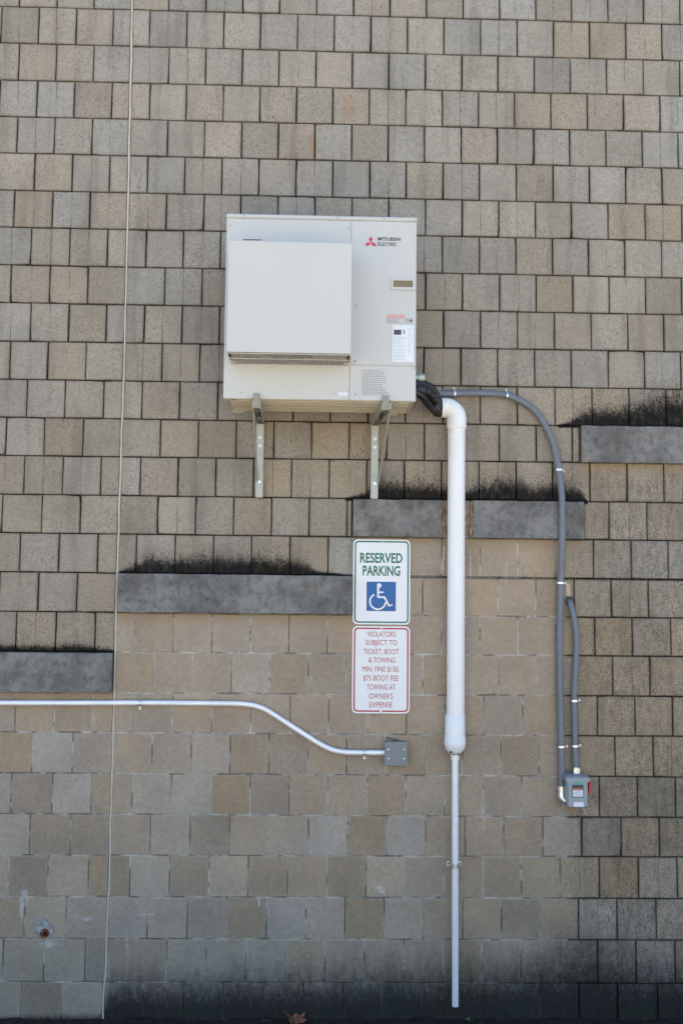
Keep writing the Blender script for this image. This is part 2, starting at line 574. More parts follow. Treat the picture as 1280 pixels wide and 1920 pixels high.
JOINTS = {
    0: [-1.209, -1.010, -0.812, -0.613, -0.411, -0.213, -0.009, 0.191, 0.391, 0.591, 0.791, 0.992, 1.192, 1.392, 1.592, 1.792, 1.992, 2.192, 2.388, 2.589, 2.788, 2.988, 3.186, 3.385, 3.583],
    1: [-1.101, -0.903, -0.704, -0.504, -0.303, -0.105, -0.006, 0.091, 0.291, 0.491, 0.690, 0.890, 1.089, 1.289, 1.488, 1.688, 1.888, 2.087, 2.288, 2.487, 2.687, 2.887, 3.085, 3.284, 3.482],
    2: [-1.198, -1.000, -0.801, -0.603, -0.403, -0.204, -0.003, 0.199, 0.397, 0.595, 0.793, 0.992, 1.190, 1.388, 1.587, 1.785, 1.983, 2.182, 2.378, 2.577, 2.780, 2.981, 3.179, 3.378, 3.576],
    3: [-1.094, -0.896, -0.697, -0.499, -0.300, -0.100, -0.002, 0.102, 0.299, 0.496, 0.693, 0.890, 1.087, 1.284, 1.481, 1.679, 1.876, 2.073, 2.271, 2.470, 2.669, 2.870, 3.069, 3.267, 3.466],
    4: [-1.193, -0.995, -0.796, -0.597, -0.398, -0.200, -0.001, 0.203, 0.400, 0.598, 0.795, 0.992, 1.190, 1.387, 1.584, 1.782, 1.979, 2.177, 2.372, 2.570, 2.769, 2.967, 3.165, 3.364, 3.562],
    5: [-1.093, -0.894, -0.696, -0.497, -0.298, -0.100, 0.001, 0.101, 0.299, 0.497, 0.695, 0.893, 1.091, 1.289, 1.486, 1.684, 1.882, 2.080, 2.280, 2.478, 2.676, 2.874, 3.073, 3.271, 3.470],
    6: [-1.194, -0.995, -0.797, -0.598, -0.396, -0.198, 0.002, 0.207, 0.405, 0.602, 0.800, 0.998, 1.195, 1.393, 1.590, 1.788, 1.986, 2.183, 2.379, 2.577, 2.779, 2.979, 3.177, 3.376, 3.574],
    7: [-1.097, -0.898, -0.699, -0.501, -0.299, -0.099, 0.002, 0.104, 0.301, 0.498, 0.696, 0.893, 1.090, 1.288, 1.485, 1.682, 1.880, 2.077, 2.274, 2.469, 2.666, 2.865, 3.063, 3.262, 3.461],
    8: [-1.195, -0.997, -0.798, -0.600, -0.396, -0.197, 0.004, 0.208, 0.405, 0.603, 0.801, 0.999, 1.197, 1.394, 1.592, 1.790, 1.988, 2.185, 2.383, 2.580, 2.775, 2.972, 3.170, 3.369, 3.567],
    9: [-1.085, -0.886, -0.688, -0.489, -0.290, -0.093, 0.005, 0.106, 0.304, 0.502, 0.700, 0.897, 1.095, 1.293, 1.491, 1.689, 1.886, 2.084, 2.282, 2.479, 2.677, 2.872, 3.070, 3.269, 3.467],
    10: [-1.184, -0.986, -0.787, -0.589, -0.393, -0.193, 0.005, 0.204, 0.401, 0.598, 0.795, 0.992, 1.189, 1.386, 1.584, 1.781, 1.978, 2.175, 2.371, 2.568, 2.766, 2.960, 3.159, 3.358, 3.556],
    11: [-1.090, -0.891, -0.692, -0.494, -0.296, -0.095, 0.006, 0.104, 0.302, 0.500, 0.697, 0.895, 1.093, 1.291, 1.488, 1.686, 1.884, 2.081, 2.282, 2.480, 2.678, 2.878, 3.077, 3.275, 3.474],
    12: [-1.190, -0.991, -0.793, -0.594, -0.396, -0.196, 0.003, 0.206, 0.403, 0.601, 0.798, 0.996, 1.193, 1.391, 1.589, 1.786, 1.984, 2.181, 2.374, 2.573, 2.772, 2.970, 3.169, 3.367, 3.566],
    13: [-1.089, -0.890, -0.692, -0.493, -0.295, -0.099, 0.003, 0.106, 0.302, 0.499, 0.696, 0.893, 1.090, 1.287, 1.484, 1.681, 1.877, 2.074, 2.268, 2.465, 2.664, 2.860, 3.059, 3.257, 3.456],
    14: [-1.194, -0.995, -0.797, -0.598, -0.395, -0.198, 0.002, 0.201, 0.398, 0.595, 0.792, 0.989, 1.186, 1.384, 1.581, 1.778, 1.975, 2.172, 2.369, 2.566, 2.766, 2.965, 3.163, 3.362, 3.561],
    15: [-1.096, -0.898, -0.699, -0.500, -0.301, -0.102, 0.001, 0.097, 0.296, 0.494, 0.692, 0.891, 1.089, 1.288, 1.486, 1.684, 1.883, 2.081, 2.281, 2.481, 2.679, 2.875, 3.074, 3.272, 3.471],
    16: [-1.195, -0.996, -0.797, -0.599, -0.400, -0.202, 0.001, 0.199, 0.397, 0.594, 0.792, 0.990, 1.187, 1.385, 1.583, 1.780, 1.978, 2.176, 2.375, 2.572, 2.767, 2.966, 3.165, 3.363, 3.562],
    17: [-1.100, -0.902, -0.703, -0.505, -0.303, -0.102, 0.002, 0.100, 0.298, 0.496, 0.694, 0.892, 1.090, 1.288, 1.486, 1.684, 1.882, 2.080, 2.281, 2.483, 2.680, 2.883, 3.081, 3.280, 3.479],
    18: [-1.189, -0.991, -0.792, -0.594, -0.395, -0.196, 0.002, 0.204, 0.401, 0.599, 0.796, 0.994, 1.191, 1.389, 1.587, 1.784, 1.982, 2.179, 2.377, 2.574, 2.769, 2.967, 3.166, 3.364, 3.563],
    19: [-1.091, -0.892, -0.693, -0.495, -0.299, -0.100, 0.004, 0.103, 0.303, 0.503, 0.703, 0.903, 1.103, 1.303, 1.503, 1.703, 1.903, 2.103, 2.298, 2.492, 2.689, 2.886, 3.085, 3.283, 3.482],
    20: [-1.196, -0.997, -0.798, -0.600, -0.401, -0.197, 0.006, 0.205, 0.403, 0.601, 0.800, 0.998, 1.196, 1.395, 1.593, 1.791, 1.990, 2.188, 2.386, 2.583, 2.781, 2.979, 3.178, 3.377, 3.575],
    21: [-1.094, -0.896, -0.697, -0.499, -0.293, -0.096, 0.005, 0.109, 0.308, 0.507, 0.705, 0.904, 1.103, 1.302, 1.501, 1.700, 1.899, 2.097, 2.295, 2.498, 2.696, 2.894, 3.093, 3.292, 3.490],
    22: [-1.193, -0.995, -0.796, -0.597, -0.399, -0.195, 0.004, 0.206, 0.406, 0.606, 0.806, 1.006, 1.206, 1.406, 1.605, 1.805, 2.005, 2.205, 2.406, 2.608, 2.807, 3.005, 3.204, 3.402, 3.601],
    23: [-1.095, -0.897, -0.698, -0.499, -0.301, -0.099, 0.005, 0.109, 0.308, 0.506, 0.705, 0.903, 1.102, 1.300, 1.499, 1.697, 1.896, 2.095, 2.292, 2.494, 2.696, 2.896, 3.095, 3.293, 3.492],
    24: [-1.204, -1.005, -0.807, -0.608, -0.409, -0.203, 0.003, 0.203, 0.402, 0.600, 0.799, 0.998, 1.196, 1.395, 1.593, 1.792, 1.991, 2.189, 2.386, 2.583, 2.784, 2.982, 3.181, 3.380, 3.578],
    25: [-1.106, -0.908, -0.709, -0.510, -0.307, -0.102, 0.001, 0.105, 0.303, 0.502, 0.700, 0.899, 1.097, 1.296, 1.495, 1.693, 1.892, 2.090, 2.288, 2.481, 2.679, 2.877, 3.075, 3.274, 3.472],
    26: [-1.207, -1.009, -0.810, -0.612, -0.413, -0.212, -0.006, 0.192, 0.391, 0.590, 0.789, 0.989, 1.188, 1.387, 1.586, 1.786, 1.985, 2.184, 2.385, 2.581, 2.786, 2.984, 3.183, 3.382, 3.580],
}
PIECES = {
    0: "000000000000000000000000",
    1: "001110011110000000000000",
    2: "000111111111000000000000",
    3: "001110011100000000000000",
    4: "000111111110000000000000",
    5: "000110011111111101000000",
    6: "000111110000000000000000",
    7: "000110011000000111000000",
    8: "000111110000001111100000",
    9: "000110011000000111110000",
    10: "000111110000001111110000",
    11: "000110011000000011111000",
    12: "000111111111110011000000",
    13: "000110011111111011111000",
    14: "000111111111000000111000",
    15: "000110011111000011111000",
    16: "000111000000000011110000",
    17: "000110011111000011111000",
    18: "000000111111000111110000",
    19: "000110011111001011111000",
    20: "000111111111110111110000",
    21: "000110011111111111111000",
    22: "000011111111111111110000",
    23: "000110011111111111111000",
    24: "000011111111111111110000",
    25: "000110011111111111111000",
    26: "000011111111111111110000",
}

BW = 0.19858
for k in JOINTS:
    a = JOINTS[k]
    for _ in range(8):
        a.insert(0, round(a[0] - BW, 3))
        a.append(round(a[-1] + BW, 3))
    PIECES[k] = '0' * 8 + PIECES[k] + '0' * 8
for k in range(-4, 0):
    h = .5 * (k % 2)
    JOINTS[k] = [(i + h) * BW for i in range(-14, 27)]
    if h:
        JOINTS[k].insert(14, 0.0)
    PIECES[k] = '0' * (len(JOINTS[k]) - 1)
for k in range(-12, -1):
    BOUND[k] = (BOUND[0][0] - k * .2032, BOUND[0][1])

TINTS = {0: 'GLGG|GDDLGGWGWLLDGGLG', 1: 'GDLGG|LDLLLGGGLLLGWBGG', 2: 'LDLG|LLWLLGLLGLGDLGGG', 3: 'LLDG|LGGGGBGLLGWWWPLL',
         4: 'GGGL|WGLBPLBLLWWGGWLL', 5: 'LWWL|LLWGGLGDGGLBGLWB', 6: 'WBGG|GGGDGGGGLLLWWWBB', 7: 'GWGL|LGGGGGGGGDWWWWLG',
         8: 'GWWW|LGDGGGGGGLWBLLBW', 9: 'LWBL|WLDGGGGGGDWGWLWB', 10: 'GLWL|WWDGGGGGDWWBGWLW', 11: 'WLLL|LWWWWWWWWWWWWWWW',
         12: 'GLBB|WWBWBWBWWWWWWW', 13: 'BWLW|LBBWWWWWWWWWWWWW', 14: 'WWLW|BLWWWWWWWWWWWWWW', 15: 'WWWW|WLLWWWLWWWWWWWGG',
         16: 'WWW|WWWWWWWWWWWBWWGG', 17: 'BWWW|LBWWWWWWWWWWWBBW', 18: '|WWWLBWWWBWWWBBBW', 19: 'WWBW|WWWWWWWWWWWBWWWW',
         20: 'BLW|WWLBBWDWWWBWWWWW', 21: 'GBLB|WLLBBWWBWGBWWBBB', 22: 'LBB|WLBWWLBLWWBLDBBW', 23: 'LBLB|BLBLBWBLWWBWWBLL',
         24: 'WLL|LLWBLLBLWWBWLDLL', 25: 'LLLD|BWLLLWWWWWWWDWLW', 26: 'GBL|LLLLLLLLLLLLLLLL'}
TONE = {'L': (0.352, 0.318, 0.268), 'G': (0.318, 0.280, 0.230), 'W': (0.318, 0.264, 0.202), 'B': (0.268, 0.212, 0.152), 'D': (0.258, 0.222, 0.180), 'P': (0.296, 0.218, 0.164)}
LEDGE_AT = {18: (-9.0, -0.006), 16: (0.010, 1.2165), 14: (1.2165, 2.424), 12: (2.4165, 9.0)}


def bz(k, x):
    return BOUND[k][0] + BOUND[k][1] * x


def block_shape(x0, x1, k, rng, gap):
    """a split block: uneven outline, eased arrises, slightly tilted face"""
    zb0, zb1, zt0, zt1 = bz(k, x0) + gap, bz(k, x1) + gap, bz(k - 1, x0) - gap, bz(k - 1, x1) - gap
    j = lambda s=.0008: rng.uniform(-s, s)
    ring = []
    for (ax, az), (bx, bz_) in (((x0, zb0), (x1, zb1)), ((x1, zb1), (x1, zt1)), ((x1, zt1), (x0, zt0)), ((x0, zt0), (x0, zb0))):
        for q in range(3):
            f = q / 3 + (rng.uniform(-.08, .08) if q else 0)
            ring.append((ax + (bx - ax) * f + j(), az + (bz_ - az) * f + j()))
    cx, cz = (x0 + x1) / 2, (zb0 + zt1) / 2
    for q in (0, 3, 6, 9):
        if rng.random() < .10:
            c = rng.uniform(.01, .045)
            ring[q] = (ring[q][0] + (cx - ring[q][0]) * c, ring[q][1] + (cz - ring[q][1]) * c)
    proud = rng.uniform(-.0005, .0035)
    tx, tz = rng.uniform(-.008, .008), rng.uniform(-.010, .010)
    v = []
    inx = min(.016, (x1 - x0) * .3)
    for inset, dy, sc_ in ((0.0, 0.0, 1), (.0022, 0.0, 0), (0.0, .0024, 0), (-.0004, .016, 0)):
        for x, z in ring:
            if sc_:
                ix = cx + (x - cx) * (1 - 2 * inx / (x1 - x0))
                iz = cz + (z - cz) * (1 - 2 * .016 / .2)
            else:
                ix = x + (inset if x < cx else -inset)
                iz = z + (inset if z < cz else -inset)
            v.append((ix, -proud + dy + tx * (x - cx) + tz * (z - cz), iz))
    f = [list(range(12))]
    for a in (0, 12, 24):
        for i in range(12):
            n = (i + 1) % 12
            f.append([a + i, a + 12 + i, a + 12 + n, a + n])
    return v, f, (cx, 0.0, cz)


wall = thing('block_wall', 'tan concrete block wall with staggered square blocks and stepped grey ledges', 'wall', (1.2, 0, 0))
backing = MB()
backing.box(-9, 11, .0135, .42, -.3, 6.09)
obj('mortar_core', backing.v, backing.f, M_MORTAR, wall)
flush = MB()
flush.box(-4.2, -.004, .0022, .013, -.1, 1.628)
flush.box(.004, 1.2165, .0022, .013, -.1, 2.036)
flush.box(1.2175, 2.33, .0022, .013, -.1, 2.44)
obj('flush_pointing', flush.v, flush.f, M_MORTAR, wall)


cap_ = MB().box(-9, 11, -.03, .46, 6.092, 6.17, .006)
obj('coping', cap_.v, cap_.f, M_LEDGE, wall)


def set_tint(me, cols, drips):
    a = me.color_attributes.new('tint', 'FLOAT_COLOR', 'POINT')
    a.data.foreach_set('color', [c for q in cols for c in q])
    b = me.attributes.new('drip', 'FLOAT', 'POINT')
    b.data.foreach_set('value', drips)
    c_ = me.attributes.new('edge', 'FLOAT', 'POINT')
    c_.data.foreach_set('value', ([0.0] * 12 + [1.0] * 36) * (len(cols) // 48))


rest_v, rest_f, rest_c, rest_d = [], [], [], []
for k in sorted(JOINTS):
    xs = JOINTS[k]
    ctrl = min(range(len(xs)), key=lambda i: abs(xs[i]))
    left, right = (TINTS.get(k, '|').split('|') + [''])[:2]
    for i in range(len(xs) - 1):
        rng = random.Random(k * 977 + i * 31 + 5)
        g = i - ctrl
        if g >= 0:
            L = right[g] if g < len(right) else rng.choice('LGGWWB')
        else:
            L = left[g] if -g <= len(left) else rng.choice('LGGWWB')
        x0, x1 = xs[i], xs[i + 1]
        if k in LEDGE_AT:
            a, b = LEDGE_AT[k]
            if x0 < b and x1 > a:
                if a - x0 > .012:
                    x1 = a - .004
                elif x1 - b > .012:
                    x0 = b + .004
                else:
                    continue
        gv = rng.uniform(.0024, .0044)
        if i == ctrl:
            xa, xb = x0 + .0065, x1 - gv
        elif i + 1 == ctrl:
            xa, xb = x0 + gv, x1 - .0065
        else:
            xa, xb = x0 + gv, x1 - gv
        if sum(1 for _ in (0,) if x1 - x0 < .02):
            xa, xb = x0 + .001, x1 - .001
        v, f, c = block_shape(xa, xb, k, rng, rng.uniform(.0026, .0038))
        s = rng.uniform(.95, 1.05)
        w = rng.uniform(-.012, .012)
        q = TONE[L]
        mean = (.296 + .0007 * k, .271 - .0005 * k, .233 - .0016 * k) if k > 0 else (.296, .271, .233)
        if k > 22:
            mean = (mean[0] * 1.09, mean[1] * 1.03, mean[2] * .93)
        con = .40 if k < 20 else .58
        sheltered_at = (x1 < .01 and k > 18) or (0 <= x0 < 1.2 and k > 16) or (1.15 < x0 < 2.25 and k > 14)
        if sheltered_at and k < 25:
            e_ = 1.0 if k < 22 else .85 if k < 23 else .65 if k < 24 else .4
            mean = (mean[0] * (1 + .25 * e_), mean[1] * (1 + .13 * e_), mean[2] * (1 + .045 * e_))
        elif x0 >= 2.2 and k > 15:
            mean = (mean[0] * 1.10, mean[1] * 1.02, mean[2] * .93)
        q = tuple(mm + (a - mm) * con for a, mm in zip(q, mean))
        colr = ((q[0] + w) * s, q[1] * s, (q[2] - w) * s, 1.0)
        dr = (x0 + x1) / 2 + rng.uniform(-.006, .006) if rng.random() < .5 and x1 - x0 > .15 else -99.0
        if PIECES[k][i] == '1':
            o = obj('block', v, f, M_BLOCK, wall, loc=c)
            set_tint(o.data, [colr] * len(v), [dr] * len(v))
        else:
            n = len(rest_v)
            rest_v += v
            rest_f += [[a + n for a in p] for p in f]
            rest_c += [colr] * len(v)
            rest_d += [dr] * len(v)
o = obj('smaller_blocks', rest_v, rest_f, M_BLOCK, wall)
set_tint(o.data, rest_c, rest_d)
o['kind'] = 'stuff'

# sealed movement joint
bead = MB()
rng = random.Random(4)
path = []
zc = [(k, (bz(k, 0) + bz(k - 1, 0)) / 2) for k in range(26, -4, -1)]
pts = [(JOINTS[26][min(range(len(JOINTS[26])), key=lambda i: abs(JOINTS[26][i]))], 0, -.05)]
for k, z in zc:
    cx = min(JOINTS[k], key=abs)
    for s in (-.05, .05):
        pts.append((cx + rng.uniform(-.0012, .0012), 0, z + s))
pts = [tuple(p) for p in smooth_path(pts, 4)]
prof = [(-.0056, .008), (-.0046, .0005), (-.0018, -.0030), (.0018, -.0032), (.0046, .0003), (.0056, .008)]
for x, y, z in pts:
    w = 1 + rng.uniform(-.10, .10)
    bead.v += [(x + px * w, py + rng.uniform(-.0004, .0004), z) for px, py in prof]
for i in range(len(pts) - 1):
    for a in range(5):
        bead.f.append([i * 6 + a, i * 6 + a + 1, i * 6 + a + 7, i * 6 + a + 6])
bo = bead.build('joint_sealant', M_SEAL, wall, smooth=True)
bo['label'] = 'cream sealant line running up the wall joint'


def stone(x0, x1, z0, z1, label, seed):
    """a cast stone ledge with eased, slightly chipped arrises"""
    rng = random.Random(seed)
    n = max(4, int((x1 - x0) / .035))
    sec = [(.02, z0 + .001), (-.0335, z0 + .0008), (-.0365, z0 + .004), (-.0365, z1 - .005), (-.032, z1 - .0008), (.02, z1)]
    mb = MB()
    for i in range(n + 1):
        x = x0 + (x1 - x0) * i / n
        e = .003 if i in (0, n) else 0
        for a, (y, z) in enumerate(sec):
            c = rng.random() ** 6 * .005 if a in (1, 2, 3, 4) else 0
            jj = rng.uniform(-.0005, .0005)
            mb.v.append((x, y + c + e * (1 if y < 0 else 0), z + jj + (c * .5 if a in (1, 2) else -c * .5 if a in (3, 4) else 0)))
    for i in range(n):
        for a in range(6):
            b = (a + 1) % 6
            mb.f.append([i * 6 + a, i * 6 + b, i * 6 + 6 + b, i * 6 + 6 + a])
    mb.f.append(list(range(6))[::-1])
    mb.f.append([n * 6 + a for a in range(6)])
    o = mb.build('stone_ledge', M_LEDGE, wall)
    o['label'] = label


stone(-4.3, -.007, 1.6245, 1.8265, 'lowest grey stone ledge left of the sealant line', 1)
stone(.010, 1.2150, 2.0345, 2.2345, 'grey stone ledge left of the signs with black growth above', 2)
stone(1.2170, 1.672, 2.4385, 2.6350, 'grey stone ledge left of the white pipe, above the signs', 3)
stone(1.846, 2.4240, 2.4385, 2.6360, 'grey stone ledge crossed by the grey conduit', 4)
stone(2.4165, 5.4, 2.8430, 3.0410, 'highest grey stone ledge at the right edge', 5)
gapb = MB()
rng = random.Random(9)
nx, nz = 9, 10
for i in range(nx + 1):
    for j in range(nz + 1):
        x, z = 1.672 + .174 * i / nx, 2.4395 + .195 * j / nz
        e = 1 if i in (0, nx) else 0
        gapb.v.append((x, -.012 * rng.random() - .020 * e - .001, z))
for i in range(nx):
    for j in range(nz):
        a = i * (nz + 1) + j
        gapb.f.append([a, a + nz + 1, a + nz + 2, a + 1])
bo = gapb.build('cut_notch', M_BROKEN, wall)
bo['label'] = 'rough brown notch cut through the ledge behind the white pipe'

# ------------------------------------------------------------------ ground
t = NT('parking_lot_concrete')
n1, n2 = t.noise(.35, 5, .6), t.noise(60, 3, .6)
c = t.mix(t.ss(n1, .3, .7), (0.38, 0.335, 0.265), (0.48, 0.43, 0.345))
c = t.mix(t.mul(t.ss(n2, .4, .7), .3), c, (0.24, .22, .19))
t.bump(n2, .3, .003)
asph = t.mix(t.ss(n2, .35, .65), (0.035, 0.034, 0.033), (0.075, 0.072, 0.068))
c = t.mix(t.math('GREATER_THAN', t.y, -2.6), c, asph)
M_LOT = t.out(c, .9, 0, .3)
g = MB()
prof = [(300, 0), (-.4, 0), (-1.5, .04), (-3.5, .28), (-5.0, .42), (-6.5, .45), (-300, .45)]
g.add([(x, y, z) for y, z in prof for x in (-300, 300)], [(i * 2, i * 2 + 1, i * 2 + 3, i * 2 + 2) for i in range(len(prof) - 1)])
go = g.build('ground', M_LOT)
go['kind'] = 'structure'
t = NT('dark_damp_soil')
n1, n2 = t.noise(30, 5, .7), t.noise(140, 3, .7)
c = t.mix(t.ss(n1, .35, .65), (0.012, 0.011, 0.010), (0.035, 0.030, 0.024))
c = t.mix(t.mul(t.ss(n2, .58, .7), .5), c, (0.09, .075, .055))
t.bump(t.add(n1, n2), .8, .01)
M_SOIL = t.out(c, .95, 0, .2)
sb = MB()
rng = random.Random(12)
nx, ny = 170, 8
for i in range(nx + 1):
    for j in range(ny + 1):
        x = -2.6 + 7.6 * i / nx
        y = .012 - .52 * j / ny
        hgt = .006 + (.016 * rng.random() * (1 - j / ny) + .004 * math.sin(x * 9) * (1 - j / ny) if j < ny else -.004)
        sb.v.append((x + rng.uniform(-.012, .012), y, hgt))
for i in range(nx):
    for j in range(ny):
        a = i * (ny + 1) + j
        sb.f.append([a, a + 1, a + ny + 2, a + ny + 1])
so = sb.build('soil_strip', M_SOIL, smooth=True)
so['kind'] = 'structure'

# ------------------------------------------------------------------ materials of the fittings
M_CREAM = plain('cream_enamel', (0.505, 0.50, 0.475), .42, var=.015, vscale=3, dirt=.05, dirt_col=(.45, .42, .35))
M_CREAM_DK = plain('cream_enamel_base', (0.48, 0.43, 0.34), .5, var=.10, vscale=9, dirt=.35, dirt_col=(.30, .24, .16))
M_GAP = plain('shadow_gap_black', (0.03, 0.03, 0.03), .8)
M_FAN = plain('fan_black', (0.025, 0.025, 0.027), .6)
M_SCREW = plain('zinc_screw', (0.42, 0.42, 0.42), .4, .8)
M_RECESS = plain('olive_recess', (0.20, 0.165, 0.095), .7)
M_INK = plain('dark_print', (0.06, 0.06, 0.07), .6)
M_GREYINK = plain('grey_print', (0.30, 0.32, 0.33), .7)
M_LOGO = plain('red_print', (0.55, 0.03, 0.08), .5)
M_STICK = plain('white_sticker', (0.66, 0.69, 0.74), .5, var=.02)
M_STICKG = plain('grey_sticker', (0.50, 0.50, 0.47), .6, var=.04)
M_PINK = plain('faded_red_print', (0.55, 0.33, 0.31), .6, var=.08, vscale=200)
M_PVC = plain('white_pvc', (0.77, 0.762, 0.755), .28, var=.02, vscale=4, dirt=.05, dirt_col=(.5, .45, .38))
M_GPVC = plain('grey_pvc_conduit', (0.135, 0.150, 0.175), .48, var=.06, vscale=5, dirt=.10, dirt_col=(.24, .24, .24))
M_EMT = plain('bright_steel_tube', (0.84, 0.83, 0.83), .30, .2, var=.06, vscale=6)
M_ZINC = plain('zinc_strap', (0.66, 0.67, 0.68), .30, .9, var=.10, vscale=40)
M_GALV = plain('galvanised_bracket', (0.41, 0.40, 0.355), .48, .4, var=.14, vscale=26, dirt=.2, dirt_col=(.30, .27, .2))
M_OLIVE = plain('tarnished_steel', (0.27, 0.25, 0.20), .5, .3, var=.15, vscale=40)
M_BOX = plain('grey_painted_steel', (0.185, 0.20, 0.205), .5, .1, var=.05, vscale=10, dirt=.08)
M_BOXL = plain('light_grey_enamel', (0.27, 0.30, 0.315), .45, .1, var=.04, vscale=10)
M_RUBBER = plain('black_foam_tape', (0.009, 0.009, 0.010), .38, var=.3, vscale=30, bump=.3)
M_SIGNW = plain('white_sign_sheet', (0.73, 0.725, 0.725), .38, var=.015, vscale=6)
M_ALU = plain('aluminium_sheet', (0.6, 0.6, 0.6), .4, .8)
M_SGREEN = plain('green_sign_ink', (0.004, 0.140, 0.080), .4, var=.05)
M_SRED = plain('red_sign_ink', (0.40, 0.014, 0.030), .4, var=.08)
M_SBLUE = plain('blue_sign_ink', (0.004, 0.095, 0.30), .4, var=.05)
M_REDPL = plain('red_plastic', (0.50, 0.018, 0.025), .4)
M_ORANGE = plain('orange_print', (0.62, 0.16, 0.05), .5)
M_TEAL = plain('teal_print', (0.08, 0.36, 0.36), .5)
M_FITTING = plain('pale_green_fitting', (0.34, 0.46, 0.43), .4, .3)
_t = NT('rust')
_n = _t.noise(90, 4, .7)
_t.bump(_n, .6, .003)
M_RUST = _t.out(_t.mix(_t.ss(_n, .35, .65), (0.10, 0.025, 0.012), (0.36, 0.11, 0.04)), .9, .1, .2)
_t = NT('cement_patch')
_n = _t.noise(55, 5, .7)
_t.bump(_n, .7, .004)
M_CEMENT = _t.out(_t.mix(_t.ss(_n, .38, .62), (0.20, 0.20, 0.19), (0.40, 0.40, 0.39)), .95, 0, .2)
_t = NT('dry_leaf_brown')
_n = _t.noise(60, 4, .7)
M_LEAF = _t.out(_t.mix(_t.ss(_n, .35, .65), (0.11, 0.036, 0.015), (0.30, 0.13, 0.07)), .7, 0, .3)
M_WEED = plain('weed_green', (0.05, 0.12, 0.03), .6, var=.3, vscale=60)


CAP = .682         # cap height of the letter shapes


def lettering(txt, x0, x1, z0, z1, y, mat, parent, name='lettering', weight=.012, thick=.0003):
    """flat printed letters filling the given rectangle"""
    cu_ = bpy.data.curves.new('txt', 'FONT')
    cu_.body = txt
    cu_.offset = weight
    cu_.resolution_u = 3
    to = bpy.data.objects.new('txt', cu_)
    COL.objects.link(to)
    dg = bpy.context.evaluated_depsgraph_get()
    me = bpy.data.meshes.new_from_object(to.evaluated_get(dg))
    vs_ = [v.co.copy() for v in me.vertices]
    fs = [list(p.vertices) for p in me.polygons]
    bpy.data.objects.remove(to)
    bpy.data.curves.remove(cu_)
    bpy.data.meshes.remove(me)
    ax, bx = min(v.x for v in vs_), max(v.x for v in vs_)
    k_ = (z1 - z0) / CAP
    V = [(x0 + (v.x - ax) / (bx - ax) * (x1 - x0), y, z0 + v.y * k_) for v in vs_]
    return obj(name, V, fs, mat, parent)


def print_lines(x0, x1, z0, z1, rows, y, mat, parent, seed, fill=.55, name='fine_print'):
    """rows of print too small to read"""
    rng = random.Random(seed)
    mb = MB()
    p = (z1 - z0) / rows
    for r in range(rows):
        z = z1 - (r + .5) * p
        x = x0
        end = x0 + (x1 - x0) * rng.uniform(.72, 1)
        while x < end - .004:
            w = rng.uniform(.004, .016)
            xe = min(x + w, end)
            mb.add([(x, y, z - p * fill * .5), (xe, y, z - p * fill * .5), (xe, y, z + p * fill * .5), (x, y, z + p * fill * .5)], [(0, 1, 2, 3)])
            x = xe + .0025
    return mb.build(name, mat, parent)


# ------------------------------------------------------------------ air conditioner
X0, X1, Z0, Z1, YF, YB = .569, 1.497, 3.068, 3.981, -.46, -.14
ac = thing('air_conditioner', 'large cream air conditioner outdoor unit hung high on the block wall', 'air conditioner', (1.033, -.3, Z0))
mb = MB().box(X0 + .004, X1 - .004, YF + .004, YB, Z0 + .012, Z1 - .014, .004)
mb.build('casing', M_CREAM, ac)
mb = MB().box(X0 - .002, X1 + .002, YF - .005, YB + .004, Z1 - .020, Z1, .005)
lid = mb.build('lid', M_CREAM, ac)
for x in (.655, 1.112, 1.335):
    MB().disc(x, 3.971, .0055, YF - .0075, YF - .004, 10, .001).build('screw', M_SCREW, lid)
fan_p = MB().box(X0 + .001, 1.1745, YF, YF + .012, Z0 + .002, Z1 - .0215, .0025).build('fan_panel', M_CREAM, ac)
for x, z in ((.588, 3.924), (1.164, 3.921), (.589, 3.124), (.655, 3.099), (1.109, 3.099), (1.165, 3.118)):
    MB().disc(x, z, .0042, YF - .0022, YF + .002, 10, .001).build('screw', M_SCREW, fan_p)
MB().box(1.122, 1.168, YF - .0012, YF, 3.093, 3.108).build('white_tab', M_STICK, fan_p)
mb = MB().box(.652, .742, YF - .002, YF + .001, 3.8515, 3.8545)
mb.build('vent_slot', M_GAP, fan_p)
serv = MB().box(1.1770, X1 - .001, YF, YF + .012, 3.2440, Z1 - .0215, .0025).build('service_panel', M_CREAM, ac)
for x, z in ((1.205, 3.536), (1.203, 3.262)):
    MB().disc(x, z, .006, YF - .003, YF + .002, 10, .0015).build('screw', M_SCREW, serv)
low = MB().box(1.1770, X1 - .001, YF - .001, YF + .012, Z0 + .002, 3.2405, .0025).build('pipe_cover_panel', M_CREAM, ac)
MB().disc(1.204, 3.098, .006, YF - .004, YF + .002, 10, .0015).build('screw', M_SCREW, low)
MB().disc(1.488, 3.231, .004, YF - .004, YF + .002, 10, .0015).build('screw', M_SCREW, low)
# grip
out_, in_ = rrect(1.372, 1.489, 3.617, 3.676, .008), rrect(1.383, 1.478, 3.630, 3.663, .004)
grip = MB().ring(out_, in_, YF - .008, YF + .002).build('grip_frame', M_CREAM, serv)
mb = MB().box(1.382, 1.479, YF - .0015, YF + .001, 3.629, 3.664)
mb.build('grip_recess', M_RECESS, serv)
